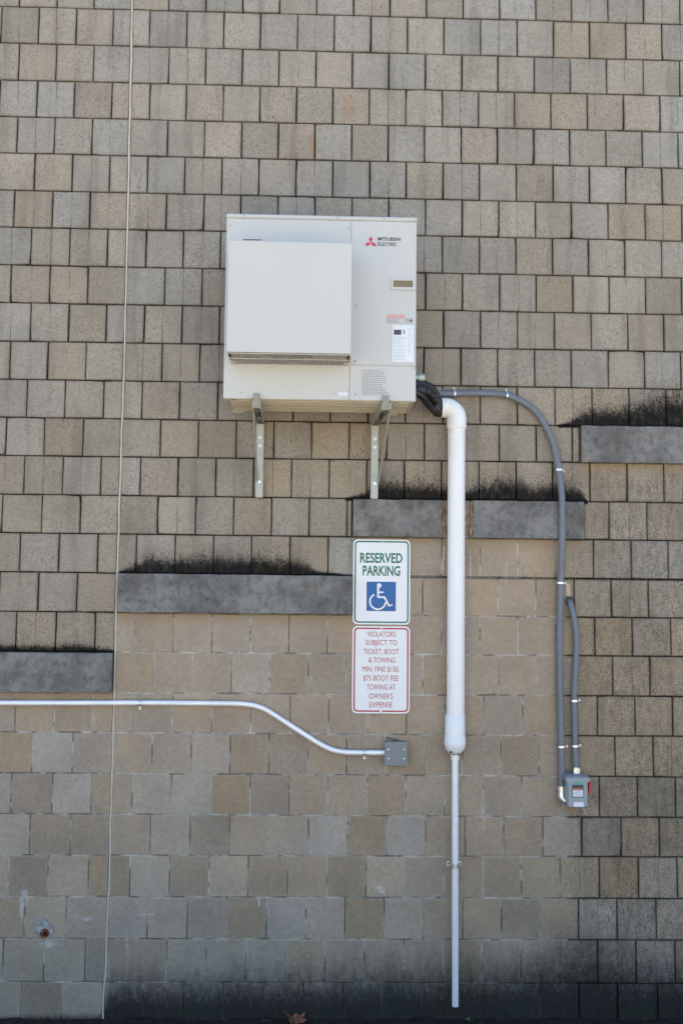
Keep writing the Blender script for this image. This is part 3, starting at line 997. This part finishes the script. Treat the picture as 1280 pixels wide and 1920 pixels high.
# badge
mb = MB()
s_, bx, bz0 = .0186, 1.272, 3.8505
for rot in (0, 120, 240):
    c_, n_ = math.cos(R(rot)), math.sin(R(rot))
    poly = [(0, 0), (.5 * s_, .866 * s_), (0, 1.732 * s_), (-.5 * s_, .866 * s_)]
    mb.prism([(bx + a * c_ - b * n_, bz0 + a * n_ + b * c_) for a, b in poly], YF - .0022, YF + .001)
mb.build('three_diamond_badge', M_LOGO, serv)
lettering('MITSUBISHI', 1.3065, 1.4165, 3.8625, 3.8790, YF - .0012, M_INK, serv, weight=.02)
lettering('ELECTRIC', 1.3065, 1.3985, 3.8360, 3.8525, YF - .0012, M_INK, serv, weight=.02)
# stickers
st = MB().box(1.351, 1.481, YF - .0008, YF, 3.449, 3.496).build('warning_sticker', M_STICKG, serv)
MB().box(1.352, 1.440, YF - .0013, YF - .0007, 3.474, 3.495).build('red_print', M_PINK, st)
print_lines(1.354, 1.432, 3.451, 3.472, 4, YF - .0014, M_GREYINK, st, 3)
mb = MB()
for x, z in ((1.452, 3.466), (1.470, 3.466)):
    mb.ring([(x, z + .013), (x - .009, z), (x, z - .013), (x + .009, z)], [(x, z + .010), (x - .007, z), (x, z - .010), (x + .007, z)], YF - .0014, YF - .0008)
mb.box(1.466, 1.474, YF - .0014, YF - .0008, 3.462, 3.470)
mb.build('hazard_marks', M_INK, st)
st = MB().box(1.382, 1.484, YF - .0008, YF, 3.262, 3.443).build('rating_sticker', M_STICK, serv)
MB().box(1.388, 1.424, YF - .0013, YF - .0007, 3.395, 3.420).build('black_panel_print', M_INK, st)
MB().box(1.435, 1.4405, YF - .0013, YF - .0007, 3.400, 3.420).build('tick_print', M_INK, st)
lettering('- - - - - - -', 1.386, 1.424, 3.4325, 3.4365, YF - .0013, M_INK, st, name='heading_print')
print_lines(1.387, 1.452, 3.270, 3.388, 17, YF - .0013, M_GREYINK, st, 5, .22)
print_lines(1.456, 1.480, 3.30, 3.43, 12, YF - .0013, M_GREYINK, st, 6, .18)
st = MB().box(1.232, 1.369, YF - .0018, YF - .0008, 3.092, 3.224).build('notice_sticker', M_STICKG, low)
print_lines(1.235, 1.366, 3.096, 3.221, 13, YF - .0024, M_GREYINK, st, 8, .55)
# fan behind the hood
fx, fz = .885, 3.50
fan = MB().disc(fx, fz, .243, YF - .0035, YF + .001, 40).build('fan_opening', M_FAN, ac)
mb = MB()
for k in range(3):
    a0 = R(20 + 120 * k)
    pl = []
    for r_, da in ((.06, -.3), (.14, -.42), (.225, -.36), (.232, .10), (.15, .36), (.06, .3)):
        pl.append((fx + r_ * math.cos(a0 + da), fz + r_ * math.sin(a0 + da)))
    mb.prism(pl, YF - .009, YF - .006)
mb.disc(fx, fz, .06, YF - .013, YF - .005, 20, .006)
mb.build('fan_blades', plain('fan_grey', (.06, .06, .062), .5), fan)
# hood
HX0, HX1, HZ0, HZ1, HY = .600, 1.1735, 3.249, 3.775, -.66
mb = MB()
mb.box(HX0, HX1, HY, HY + .003, HZ0, HZ1, .0012)
mb.box(HX0 + .0005, HX0 + .003, HY + .0025, YF - .0005, HZ0 + .0005, HZ1 - .001)
mb.box(HX1 - .003, HX1 - .0005, HY + .0025, YF - .0005, HZ0 + .0005, HZ1 - .001)
mb.box(HX0 + .003, HX1 - .003, HY + .0025, YF - .0005, HZ1 - .0035, HZ1 - .0005)
mb.box(HX0 + .003, HX1 - .003, HY + .003, HY + .018, HZ0 + .0005, HZ0 + .003)
hood = mb.build('air_guide_hood', M_CREAM, ac)
mb = MB()
nb = 76
for i in range(nb):
    x = HX0 + .020 + (HX1 - HX0 - .04) * i / (nb - 1)
    mb.tube([(x, HY + .010, HZ0 - .001), (x, YF - .003, HZ0 - .010), (x, YF - .003, HZ0 + .012)], .0021, 5, False)
for y, dz in ((HY + .012, -.001), (-.565, -.0058), (YF - .006, -.010)):
    mb.tube([(HX0 + .004, y, HZ0 + dz - .002), (HX1 - .004, y, HZ0 + dz - .002)], .0024, 6)
gw = mb.build('wire_guard', M_CREAM, hood)
for x in (HX0 + .004, HX1 - .030):
    MB().box(x, x + .026, YF - .035, YF - .002, HZ0 - .012, HZ0 + .004, .002).build('guard_corner_clip', M_CREAM_DK, hood)
# base pan with pressed ribs
mb = MB().box(X0 + .006, X1 - .006, YF + .006, YB - .004, Z0 - .001, Z0 + .013, .003)
base = mb.build('base_pan', M_CREAM_DK, ac)
for y in (-.425, -.375, -.335, -.275, -.225, -.180):
    MB().box(X0 + .03, X1 - .03, y - .008, y + .008, Z0 - .006, Z0 + .002, .003).build('base_rib', M_CREAM_DK, base)
for x in (.62, 1.40):
    MB().box(x - .03, x + .03, YB - .02, YB + .010, Z0 - .012, Z0 + .006, .003).build('mounting_foot', M_CREAM_DK, base)
    MB().box(x - .012, x + .012, -.448, -.440, Z0 - .0022, Z0).build('drain_slot', M_GAP, base)

# ------------------------------------------------------------------ brackets
def bracket(cx, skew, side, label):
    t_ = thing('wall_bracket', label, 'bracket', (cx, 0, 2.635), 'steel brackets under the air conditioner')
    w = .019
    # upright channel against the wall
    mb = MB()
    mb.box(cx - w, cx + w, -.008, -.0045, 2.636, 3.062, .0008)
    mb.box(cx - w, cx - w + .0035, -.040, -.0075, 2.640, 3.060)
    mb.box(cx + w - .0035, cx + w, -.040, -.0075, 2.640, 3.060)
    mb.box(cx - w + .003, cx + w - .003, -.0415, -.0385, 2.636, 3.02)
    up = mb.build('upright', M_GALV, t_)
    for z in (2.715, 2.905, 2.948):
        MB().disc(cx + .001, z, .0085, -.0465, -.041, 6).build('bolt', M_ZINC, up)
    # arm
    mb = MB()
    fx_ = cx + skew
    def sk(x, y):
        return x + skew * (-y / .47)
    for (a, b, z0, z1) in ((-w, w, 3.054, 3.0575), (-w, -w + .0035, 3.020, 3.054), (w - .0035, w, 3.020, 3.054)):
        v = [(sk(cx + xx, yy), yy, zz) for xx in (a, b) for yy in (-.475, -.042) for zz in (z0, z1)]
        mb.add(v, [(0, 1, 3, 2), (4, 6, 7, 5), (0, 4, 5, 1), (2, 3, 7, 6), (0, 2, 6, 4), (1, 5, 7, 3)])
    arm = mb.build('arm', M_GALV, t_)
    mb = MB().box(fx_ - .0165, fx_ + .0165, -.480, -.4755, 3.020, 3.092, .001)
    mb.build('end_stop', M_OLIVE, t_)
    for y in (-.40, -.20):
        MB().tube([(sk(cx, y), y, 3.020), (sk(cx, y), y, 3.0535)], .007, 6).build('bolt', M_ZINC, arm)
    # diagonal strut, a flat bar on edge
    mb = MB()
    sx = w + .0035 if side > 0 else w - .006
    p0, p1 = (sk(cx + sx * side, -.455) - (.0085 if side < 0 else 0), -.455, 3.046), (cx + (sx - .006) * side - (.0085 if side < 0 else 0), -.034, 2.725)
    for dx0, dx1 in ((0.0, .0085),):
        v = []
        for p in (p0, p1):
            v += [(p[0] + dx0, p[1], p[2] - .015), (p[0] + dx1, p[1], p[2] - .015), (p[0] + dx1, p[1], p[2] + .015), (p[0] + dx0, p[1], p[2] + .015)]
        mb.add(v, [(0, 1, 2, 3), (7, 6, 5, 4), (0, 4, 5, 1), (1, 5, 6, 2), (2, 6, 7, 3), (3, 7, 4, 0)])
    mb.build('diagonal_strut', M_GALV, t_)


bracket(.728, .004, -1, 'galvanised steel bracket under the hood side of the air conditioner')
bracket(1.325, .024, 1, 'galvanised steel bracket resting above the ledge under the logo side')

# ------------------------------------------------------------------ white pipe
PX, PY, PR = 1.7515, -.0525, .0455
wp = thing('white_drain_pipe', 'thick white plastic pipe running down the wall beside the signs', 'pipe', (PX, PY, .1))
MB().tube([(PX - .003, PY, 1.50), (PX, PY, 3.02)], PR, 32).build('pipe', M_PVC, wp, smooth=True, auto=40)
# elbow: opening to the left, turning down
ez, er = 3.118, .060
path = [(1.672, PY, ez), (1.690, PY, ez)]
for k in range(0, 13):
    a = R(90 - 90 * k / 12)
    path.append((PX - er + er * math.cos(a) + .0, PY, ez - er + er * math.sin(a)))
path = [(1.672, PY, ez)] + path[2:] + [(PX, PY, 3.012)]
rad = [PR + .006] * len(path)
el = MB().tube(path, PR, 32, False, rad)
el.tube(path, PR, 32, False, [PR - .004] * len(path))
n0 = 32
el.f += [[k, (k + 1) % n0, len(path) * n0 + (k + 1) % n0, len(path) * n0 + k] for k in range(n0)]
el.build('elbow', M_PVC, wp, smooth=True, auto=40)
MB().tube([(PX, PY, 3.006), (PX, PY, 3.018), (PX, PY, 3.026)], PR, 32, True, [PR + .0045, PR + .007, PR + .0075]).build('elbow_collar', M_PVC, wp, smooth=True, auto=40)
CX = 1.7455
prof = [(1.534, PR + .001), (1.530, PR + .0045), (1.44, PR + .0065), (1.415, PR + .007), (1.412, PR + .0095), (1.385, PR + .0095), (1.365, PR + .005), (1.350, PR - .004), (1.337, PR - .017), (1.331, PR - .028), (1.330, .001)]
MB().tube([(CX, PY, z) for z, r_ in prof], PR, 32, True, [r_ for z, r_ in prof]).build('end_cap', M_PVC, wp, smooth=True, auto=50)
mb = MB()
mb.disc(CX - .026, 1.348, .005, PY - .042, PY - .02, 10)
mb.box(CX - .016, CX + .022, PY - .0285, PY - .02, 1.3335, 1.3385)
mb.build('weep_hole', M_GAP, wp)
thin = MB().tube([(CX + .0005, PY, 1.335), (CX + .002, PY, .8), (CX + .0035, PY, .095)], .0165, 20).build('thin_pipe', M_PVC, wp, smooth=True, auto=40)
MB().tube([(CX + .0005, PY, 1.336), (CX + .0005, PY, 1.302)], .0205, 20).build('thin_pipe_coupling', M_PVC, wp, smooth=True, auto=40)


def two_hole_strap(x, z, y, r, parent, vertical=True, both=True, w=.010, side=1):
    """a zinc pipe strap wrapping over a tube that runs vertically (or horizontally)"""
    mb = MB()
    pts_ = []
    a0 = -8 if both else -8
    n = 14
    for k in range(n + 1):
        a = R(a0 + (196) * k / n)
        pts_.append((math.cos(a) * (r + .0015), -math.sin(a) * (r + .0015)))
    yb = -.0058
    lo = [(r + .020, yb), (r + .004, yb)]
    hi = [(-r - .004, yb), (-r - .020, yb)] if both else [(-r - .001, yb + .004)]
    line = lo + [(px, min(y + py, yb)) for px, py in pts_] + hi
    v, f = [], []
    for px, py in line:
        for s in (-w / 2, w / 2):
            for th in (0, -.0016):
                px2 = px * side * (1 + (.0016 / (r + .001) if th and abs(px) <= r + .004 else 0))
                v.append((x + px2, py + th, z + s) if vertical else (x + s, py + th, z + px2))
    for i in range(len(line) - 1):
        a, b = i * 4, i * 4 + 4
        f += [[a, b, b + 2, a + 2], [a + 1, a + 3, b + 3, b + 1], [a, a + 1, b + 1, b], [a + 2, b + 2, b + 3, a + 3]]
    mb.add(v, f)
    o_ = mb.build('pipe_strap', M_ZINC, parent)
    for sg in ((1, -1) if both else (1,)):
        px = sg * (r + .0115) * side
        MB().disc(x + (px if vertical else 0), z + (0 if vertical else px), .0048, yb - .0045, yb, 8, .0015).build('strap_screw', M_INK if both and vertical else M_SCREW, o_)
    return o_


two_hole_strap(CX + .002, .778, PY, .0165, wp, w=.022)

# ------------------------------------------------------------------ insulated line set
hs_ = thing('insulated_hose', 'black taped hose bundle bending from the air conditioner into the white elbow', 'hose', (1.56, -.1, 3.16))
p = smooth_path([(1.490, -.22, 3.170), (1.540, -.205, 3.178), (1.590, -.16, 3.172), (1.630, -.10, 3.140), (1.665, -.058, 3.120), (1.70, -.0525, 3.118)], 6)
MB().tube(p, .03, 14, True, [.030 + .0045 * math.sin(i * 1.9) for i in range(len(p))]).build('large_hose', M_RUBBER, hs_, smooth=True)
p = smooth_path([(1.490, -.19, 3.205), (1.540, -.18, 3.212), (1.600, -.14, 3.205), (1.634, -.11, 3.165), (1.640, -.105, 3.10), (1.652, -.075, 3.088), (1.700, -.055, 3.10)], 6)
MB().tube(p, .022, 12, True, [.023 + .003 * math.sin(i * 2.3) for i in range(len(p))]).build('small_hose', M_RUBBER, hs_, smooth=True)
p = smooth_path([(1.49, -.26, 3.165), (1.55, -.23, 3.140), (1.60, -.16, 3.10), (1.645, -.09, 3.092), (1.69, -.06, 3.105)], 6)
MB().tube(p, .016, 10, True, [.018 + .002 * math.sin(i * 2.9) for i in range(len(p))]).build('control_cable', M_RUBBER, hs_, smooth=True)
vf = thing('service_valve', 'small pale metal valve fitting sticking out of the unit side above the hose', 'valve', (1.51, -.3, 3.222))
MB().tube([(1.490, -.30, 3.222), (1.535, -.30, 3.222)], .0125, 14).build('valve_stem', M_FITTING, vf, smooth=True, auto=40)
MB().tube([(1.528, -.30, 3.222), (1.556, -.30, 3.222)], .0185, 6).build('valve_nut', M_FITTING, vf)

# ------------------------------------------------------------------ grey conduits
c1 = thing('grey_conduit', 'long grey plastic conduit arching from the unit down to the switch box', 'conduit', (2.297, -.02, 1.14))
CR = .0172
p = smooth_path([(1.495, -.20, 3.20), (1.545, -.17, 3.198), (1.605, -.06, 3.197), (1.66, -.026, 3.197), (1.745, -.024, 3.199), (1.88, -.024, 3.203), (2.022, -.024, 3.194),
                 (2.121, -.026, 3.150), (2.191, -.028, 3.086), (2.258, -.032, 2.959), (2.290, -.040, 2.804), (2.301, -.056, 2.664), (2.302, -.0575, 2.54), (2.301, -.055, 2.42),
                 (2.298, -.034, 2.209), (2.292, -.026, 1.95), (2.292, -.024, 1.778), (2.294, -.024, 1.55), (2.297, -.024, 1.37), (2.297, -.024, 1.160)], 7)
MB().tube(p, CR, 18).build('conduit_pipe', M_GPVC, c1, smooth=True, auto=50)
two_hole_strap(1.745, 3.199, -.024, CR, c1, vertical=False, both=False)
two_hole_strap(2.022, 3.194, -.024, CR, c1, vertical=False, both=False)
for x, z, y in ((2.291, 2.800, -.038), (2.2965, 2.209, -.032), (2.297, 1.370, -.024)):
    two_hole_strap(x, z, y, CR, c1, both=False)
elb = MB()
pe = [(2.297, -.026, 1.168)] + [(2.297 + .030 - .030 * math.cos(R(a)), -.026 - .010 * (a / 90), 1.125 - .030 * math.sin(R(a))) for a in range(0, 91, 15)] + [(2.345, -.036, 1.095)]
elb.tube(pe, .021, 16)
elb.tube([(2.297, -.025, 1.150), (2.297, -.025, 1.172)], .0235, 16)
elb.build('elbow_fitting', M_ZINC, c1, smooth=True, auto=45)

c2 = thing('short_conduit', 'short curved grey conduit leaving a hole in the wall above the switch box', 'conduit', (2.37, -.02, 1.26))
p = smooth_path([(2.350, .004, 2.118), (2.352, -.016, 2.103), (2.3585, -.026, 2.070), (2.369, -.028, 2.015), (2.380, -.026, 1.915), (2.3745, -.026, 1.778), (2.366, -.025, 1.640), (2.366, -.025, 1.560), (2.3685, -.025, 1.374), (2.371, -.028, 1.262)], 7)
MB().tube(p, .0155, 18).build('conduit_pipe', M_GPVC, c2, smooth=True, auto=50)
mb = MB()
an = [(2.351 + .0230 * math.cos(R(a)), 2.118 + .0230 * math.sin(R(a))) for a in range(0, 360, 18)]
bn = [(2.351 + .0150 * math.cos(R(a)), 2.113 + .0150 * math.sin(R(a))) for a in range(0, 360, 18)]
mb.ring(an, bn, -.014, .002)
mb.build('rubber_collar', M_RUBBER, c2)
two_hole_strap(2.366, 1.604, -.025, .0155, c2, both=False)
two_hole_strap(2.3685, 1.374, -.025, .0155, c2, both=False)
mb = MB().tube([(2.371, -.034, 1.268), (2.371, -.034, 1.236)], .0185, 8)
mb.tube([(2.371, -.034, 1.258), (2.371, -.034, 1.247)], .0235, 8)
mb.build('box_connector', M_ZINC, c2)
chip = MB().prism([(2.332, 2.200), (2.352, 2.208), (2.356, 2.150), (2.360, 2.128), (2.340, 2.133), (2.334, 2.150)], -.0052, .0)
chip.build('chipped_patch', plain('chipped_block', (.44, .37, .27), .95), c2)

# ------------------------------------------------------------------ switch box
sw = thing('switch_box', 'small light grey electrical switch box with red lever on its side', 'switch box', (2.36, -.05, 1.08))
BX0, BX1, BZ0, BZ1 = 2.3085, 2.412, 1.080, 1.232
MB().box(BX0, BX1, -.100, -.006, BZ0, BZ1, .004).build('body', M_BOXL, sw)
v = [(BX0 - .007, -.006, BZ1 + .006), (BX1 + .007, -.006, BZ1 + .006), (BX1 + .007, -.112, BZ1 - .004), (BX0 - .007, -.112, BZ1 - .004),
     (BX0 - .007, -.112, BZ1 - .024), (BX1 + .007, -.112, BZ1 - .024), (BX0 - .007, -.006, BZ1 - .020), (BX1 + .007, -.006, BZ1 - .020)]
MB().add(v, [(0, 3, 2, 1), (3, 4, 5, 2), (0, 6, 4, 3), (1, 2, 5, 7), (4, 6, 7, 5)]).build('rain_hood', M_BOXL, sw)
cov = MB().box(BX0 + .003, BX1 - .003, -.1075, -.0995, BZ0 + .003, BZ1 - .012, .002).build('cover', M_BOXL, sw)
st = MB().box(2.330, 2.387, -.1085, -.1075, 1.130, 1.193).build('danger_sticker', M_INK, cov)
MB().box(2.334, 2.384, -.1092, -.1084, 1.1345, 1.166).build('white_print_field', M_STICK, st)
MB().box(2.334, 2.384, -.1092, -.1084, 1.167, 1.175).build('orange_band', M_ORANGE, st)
MB().box(2.337, 2.381, -.1084, -.1075, 1.1945, 1.2055).build('teal_print', M_TEAL, cov)
MB().prism([(2.3375, 1.148), (2.3435, 1.148), (2.3405, 1.154)], -.0096 - .1, -.1091).build('hazard_mark', M_INK, st)
print_lines(2.346, 2.382, 1.137, 1.164, 5, -.1095, M_GREYINK, st, 21, .4)
MB().box(2.338, 2.388, -.1083, -.1075, 1.084, 1.107).build('white_sticker', M_STICK, cov)
lv = MB()
lv.box(BX1 + .001, BX1 + .008, -.075, -.055, 1.150, 1.172)
lv.add([(BX1 + .008, -.080, 1.143), (BX1 + .020, -.080, 1.146), (BX1 + .024, -.080, 1.205), (BX1 + .014, -.080, 1.208),
        (BX1 + .008, -.055, 1.143), (BX1 + .020, -.055, 1.146), (BX1 + .024, -.055, 1.205), (BX1 + .014, -.055, 1.208)],
       [(0, 1, 2, 3), (7, 6, 5, 4), (0, 4, 5, 1), (1, 5, 6, 2), (2, 6, 7, 3), (3, 7, 4, 0)])
lv.build('red_lever', M_REDPL, sw)

# ------------------------------------------------------------------ bright conduit and junction box
em = thing('steel_conduit', 'thin shiny steel conduit running from the left edge and dipping to the grey box', 'conduit', (.4, -.02, 1.33))
ER = .0132
p = smooth_path([(-3.0, -.020, 1.566), (-1.5, -.020, 1.567), (-.569, -.020, 1.5695), (.138, -.020, 1.575), (.40, -.020, 1.5755), (.560, -.020, 1.5755), (.640, -.020, 1.5745), (.702, -.020, 1.569), (.745, -.020, 1.559), (.785, -.020, 1.543),
                 (.865, -.020, 1.494), (.950, -.020, 1.4405), (1.030, -.020, 1.391), (1.075, -.020, 1.366), (1.110, -.020, 1.350), (1.145, -.020, 1.340), (1.190, -.020, 1.334), (1.240, -.020, 1.3325), (1.392, -.022, 1.333)], 6)
MB().tube(p, ER, 16).build('conduit_tube', M_EMT, em, smooth=True, auto=50)
two_hole_strap(.138, 1.575, -.020, ER, em, vertical=False, both=False, w=.012, side=-1)
two_hole_strap(1.287, 1.3325, -.020, ER, em, vertical=False, both=False, w=.012, side=-1)
MB().tube([(.150, -.020, 1.575), (.152, -.020, 1.575)], ER + .002, 16).build('tube_joint', M_ZINC, em)

jb = thing('junction_box', 'square dark grey metal junction box at the end of the steel conduit', 'junction box', (1.446, -.025, 1.272))
MB().box(1.3895, 1.5015, -.046, -.0048, 1.274, 1.390, .002).build('body', M_BOX, jb)
cv = MB().box(1.3875, 1.5035, -.0505, -.0465, 1.272, 1.392, .001).build('cover', M_BOX, jb)
for x in (1.4065, 1.4855):
    for z in (1.308, 1.354):
        MB().disc(x, z, .0045, -.0525, -.050, 10, .001).build('screw', M_ZINC, cv)
p = smooth_path([(1.398, -.010, 1.388), (1.396, -.012, 1.402), (1.408, -.012, 1.409), (1.425, -.010, 1.400), (1.437, -.012, 1.394), (1.446, -.010, 1.402), (1.46, -.010, 1.391)], 5)
MB().tube(p, .0018, 6).build('loose_wire', M_GAP, jb)

# ------------------------------------------------------------------ signs
def sign_plate(name, label, x0, x1, z0, z1, ink, loc):
    t_ = thing(name, label, 'sign', loc)
    pl = MB().prism(rrect(x0, x1, z0, z1, .026, 8), -.0085, -.0065).build('plate', M_SIGNW, t_)
    a, b = rrect(x0 + .0080, x1 - .0080, z0 + .0080, z1 - .0080, .020, 8), rrect(x0 + .0155, x1 - .0155, z0 + .0155, z1 - .0155, .0145, 8)
    MB().ring(a, b, -.0091, -.0084).build('border', ink, t_)
    return t_


S = sign_plate('parking_sign', 'white reserved parking sign with green border and blue wheelchair symbol', 1.2195, 1.5175, 1.9845, 2.4255, M_SGREEN, (1.368, -.008, 1.9845))
lettering('RESERVED', 1.2555, 1.4765, 2.3050, 2.3530, -.0090, M_SGREEN, S, weight=.028)
lettering('PARKING', 1.2695, 1.4650, 2.2385, 2.2865, -.0090, M_SGREEN, S, weight=.028)
sx0, sx1, sz0, sz1 = 1.2905, 1.4430, 2.0535, 2.2055
MB().prism([(sx0, sz0), (sx1, sz0), (sx1, sz1), (sx0, sz1)], -.0092, -.0084).build('blue_square', M_SBLUE, S)
mb = MB()
u = lambda a, b: (sx0 + (a - 262) / 293 * (sx1 - sx0), sz1 - (b - 502) / 296 * (sz1 - sz0))
yy0, yy1 = -.0098, -.0091
cx_, cz_ = u(388, 540)
mb.disc(cx_, cz_, .0120, yy0 - .0005, yy1, 18)
mb.stroke([u(378, 540), u(378, 660)], .0105, yy0, yy1)
mb.stroke([u(372, 608), u(433, 608)], .0075, yy0 - .0001, yy1)
mb.stroke([u(372, 657), u(440, 657), u(490, 745), u(520, 732)], .0085, yy0 - .0002, yy1)
arc = []
for k in range(29):
    a = R(118 + (395 - 118 - 40) * k / 28)
    arc.append(u(375 + 78 * math.cos(a), 702 - 78 * math.sin(a)))
mb.stroke(arc, .0085, yy0 - .0003, yy1)
mb.build('wheelchair_symbol', M_SIGNW, S)
for z in (2.4145, 1.9960):
    MB().disc(1.3665, z, .0062, -.0125, -.0084, 10, .002).build('sign_bolt', M_SCREW, S)

S = sign_plate('towing_sign', 'white violators towing sign with red border and red lettering', 1.2195, 1.5185, 1.5295, 1.9755, M_SRED, (1.368, -.008, 1.5295))
rows = (('VIOLATORS', 688, 742, 1189), ('SUBJECT TO', 685, 744, 1205), ('TICKET, BOOT', 681, 748, 1222), ('& TOWING', 691, 741, 1238), ('MIN. FINE $150.', 679, 749, 1255), ('$75 BOOT FEE', 681, 747, 1272), ('TOWING AT', 688, 742, 1289), ("OWNER'S", 692, 737, 1306), ('EXPENSE', 693, 736, 1322))
for i, (tx, a, b, y_) in enumerate(rows):
    f = lambda q: 1.2195 + (q - 660) / 109 * .299
    z = 1.9755 - (y_ - 1174) / 164.5 * .446
    lettering(tx, f(a), f(b), z - .0135, z + .0135, -.0090, M_SRED, S, weight=0.0)
for z in (1.9665, 1.5395):
    MB().disc(1.3695, z, .0062, -.0125, -.0084, 10, .002).build('sign_bolt', M_SIGNW, S)

# ------------------------------------------------------------------ rusted stub in its broken hole
rs = thing('rusted_pipe_stub', 'rusty broken pipe end in a cement patched hole low on the wall', 'pipe', (-.311, 0, .43))
rng = random.Random(2)
poly = []
for k in range(16):
    a = 2 * math.pi * k / 16
    r_ = .040 * (1 + rng.uniform(-.15, .22)) * (1.25 if .8 < a < 2.4 else 1)
    poly.append((-.311 + r_ * math.cos(a), .447 + r_ * math.sin(a)))
inn = [(-.306 + .022 * math.cos(2 * math.pi * k / 16), .431 + .022 * math.sin(2 * math.pi * k / 16)) for k in range(16)]
MB().ring(poly, inn, -.0075, -.001).build('cement_patch', M_CEMENT, rs)
an = [(-.306 + (.0225 + rng.uniform(-.002, .002)) * math.cos(2 * math.pi * k / 16), .431 + (.0225 + rng.uniform(-.002, .002)) * math.sin(2 * math.pi * k / 16)) for k in range(16)]
bn = [(-.303 + .013 * math.cos(2 * math.pi * k / 16), .428 + .013 * math.sin(2 * math.pi * k / 16)) for k in range(16)]
MB().ring(an, bn, -.0125, -.002).build('pipe_rim', M_RUST, rs)
MB().prism(bn, -.0052, -.002).build('pipe_bore', plain('rust_dark', (.035, .012, .008), .95), rs)

# ------------------------------------------------------------------ leaf, scrap, weeds
def leaf(cx, cy, cz, size, rot, curl, tilt, label, seed):
    rng = random.Random(seed)
    half = [(0, .0), (.20, .10), (.42, .06), (.36, .22), (.55, .36), (.30, .44), (.34, .62), (.15, .62), (0, 1.0)]
    v, f = [], []
    for a, b in half:
        for s in (-1, 0, 1):
            x = a * s
            lift = curl * (abs(x) ** 1.4) * 1.1 + .22 * math.sin(b * 4 + s) * .4 + rng.uniform(-.03, .03)
            v.append((x, b - .5, lift))
    for i in range(len(half) - 1):
        for s in (0, 1):
            f.append([i * 3 + s, i * 3 + s + 1, i * 3 + s + 4, i * 3 + s + 3])
    M_ = Matrix.Translation((cx, cy, cz)) @ Matrix.Rotation(rot, 4, 'Z') @ Matrix.Rotation(tilt, 4, 'X') @ Matrix.Scale(size, 4)
    o_ = obj('dry_leaf', [tuple(M_ @ Vector(p_)) for p_ in v], f, M_LEAF, loc=(cx, cy, cz))
    sol = o_.modifiers.new('thickness', 'SOLIDIFY')
    sol.thickness = .0008
    tag(o_, label, 'leaf', 'dry leaves at the foot of the wall')
    return o_


leaf(.935, -.045, .026, .105, R(55), .9, R(38), 'upright curled brown dry leaf at the foot of the wall', 3)
leaf(.968, -.080, .020, .080, R(-70), 1.0, R(50), 'small pale brown dry leaf leaning on the larger leaf', 5)

def weed(x, y, n, h, label, seed):
    rng = random.Random(seed)
    mb = MB()
    for i in range(n):
        a = rng.uniform(0, 2 * math.pi)
        l_, w = h * rng.uniform(.6, 1.1), h * .16
        dx, dy = math.cos(a), math.sin(a)
        b0 = Vector((x, y, .008))
        v = []
        for k, (fr, ww) in enumerate(((0, .3), (.4, 1), (.75, .8), (1, .05))):
            p_ = b0 + Vector((dx * l_ * fr * .7, dy * l_ * fr * .7, l_ * fr * (1 - .35 * fr)))
            v += [(p_.x - dy * w * ww, p_.y + dx * w * ww, p_.z), (p_.x + dy * w * ww, p_.y - dx * w * ww, p_.z)]
        mb.add(v, [(0, 1, 3, 2), (2, 3, 5, 4), (4, 5, 7, 6)])
    o_ = mb.build('weed', M_WEED, loc=(x, y, 0))
    tag(o_, label, 'plant', 'weeds along the foot of the wall')


weed(1.815, -.03, 9, .028, 'little green weed below the thin white pipe', 1)
weed(2.30, -.03, 6, .022, 'tiny green weed at the wall foot under the switch box', 2)
weed(.80, -.045, 6, .024, 'tiny green weed left of the dry leaves', 3)
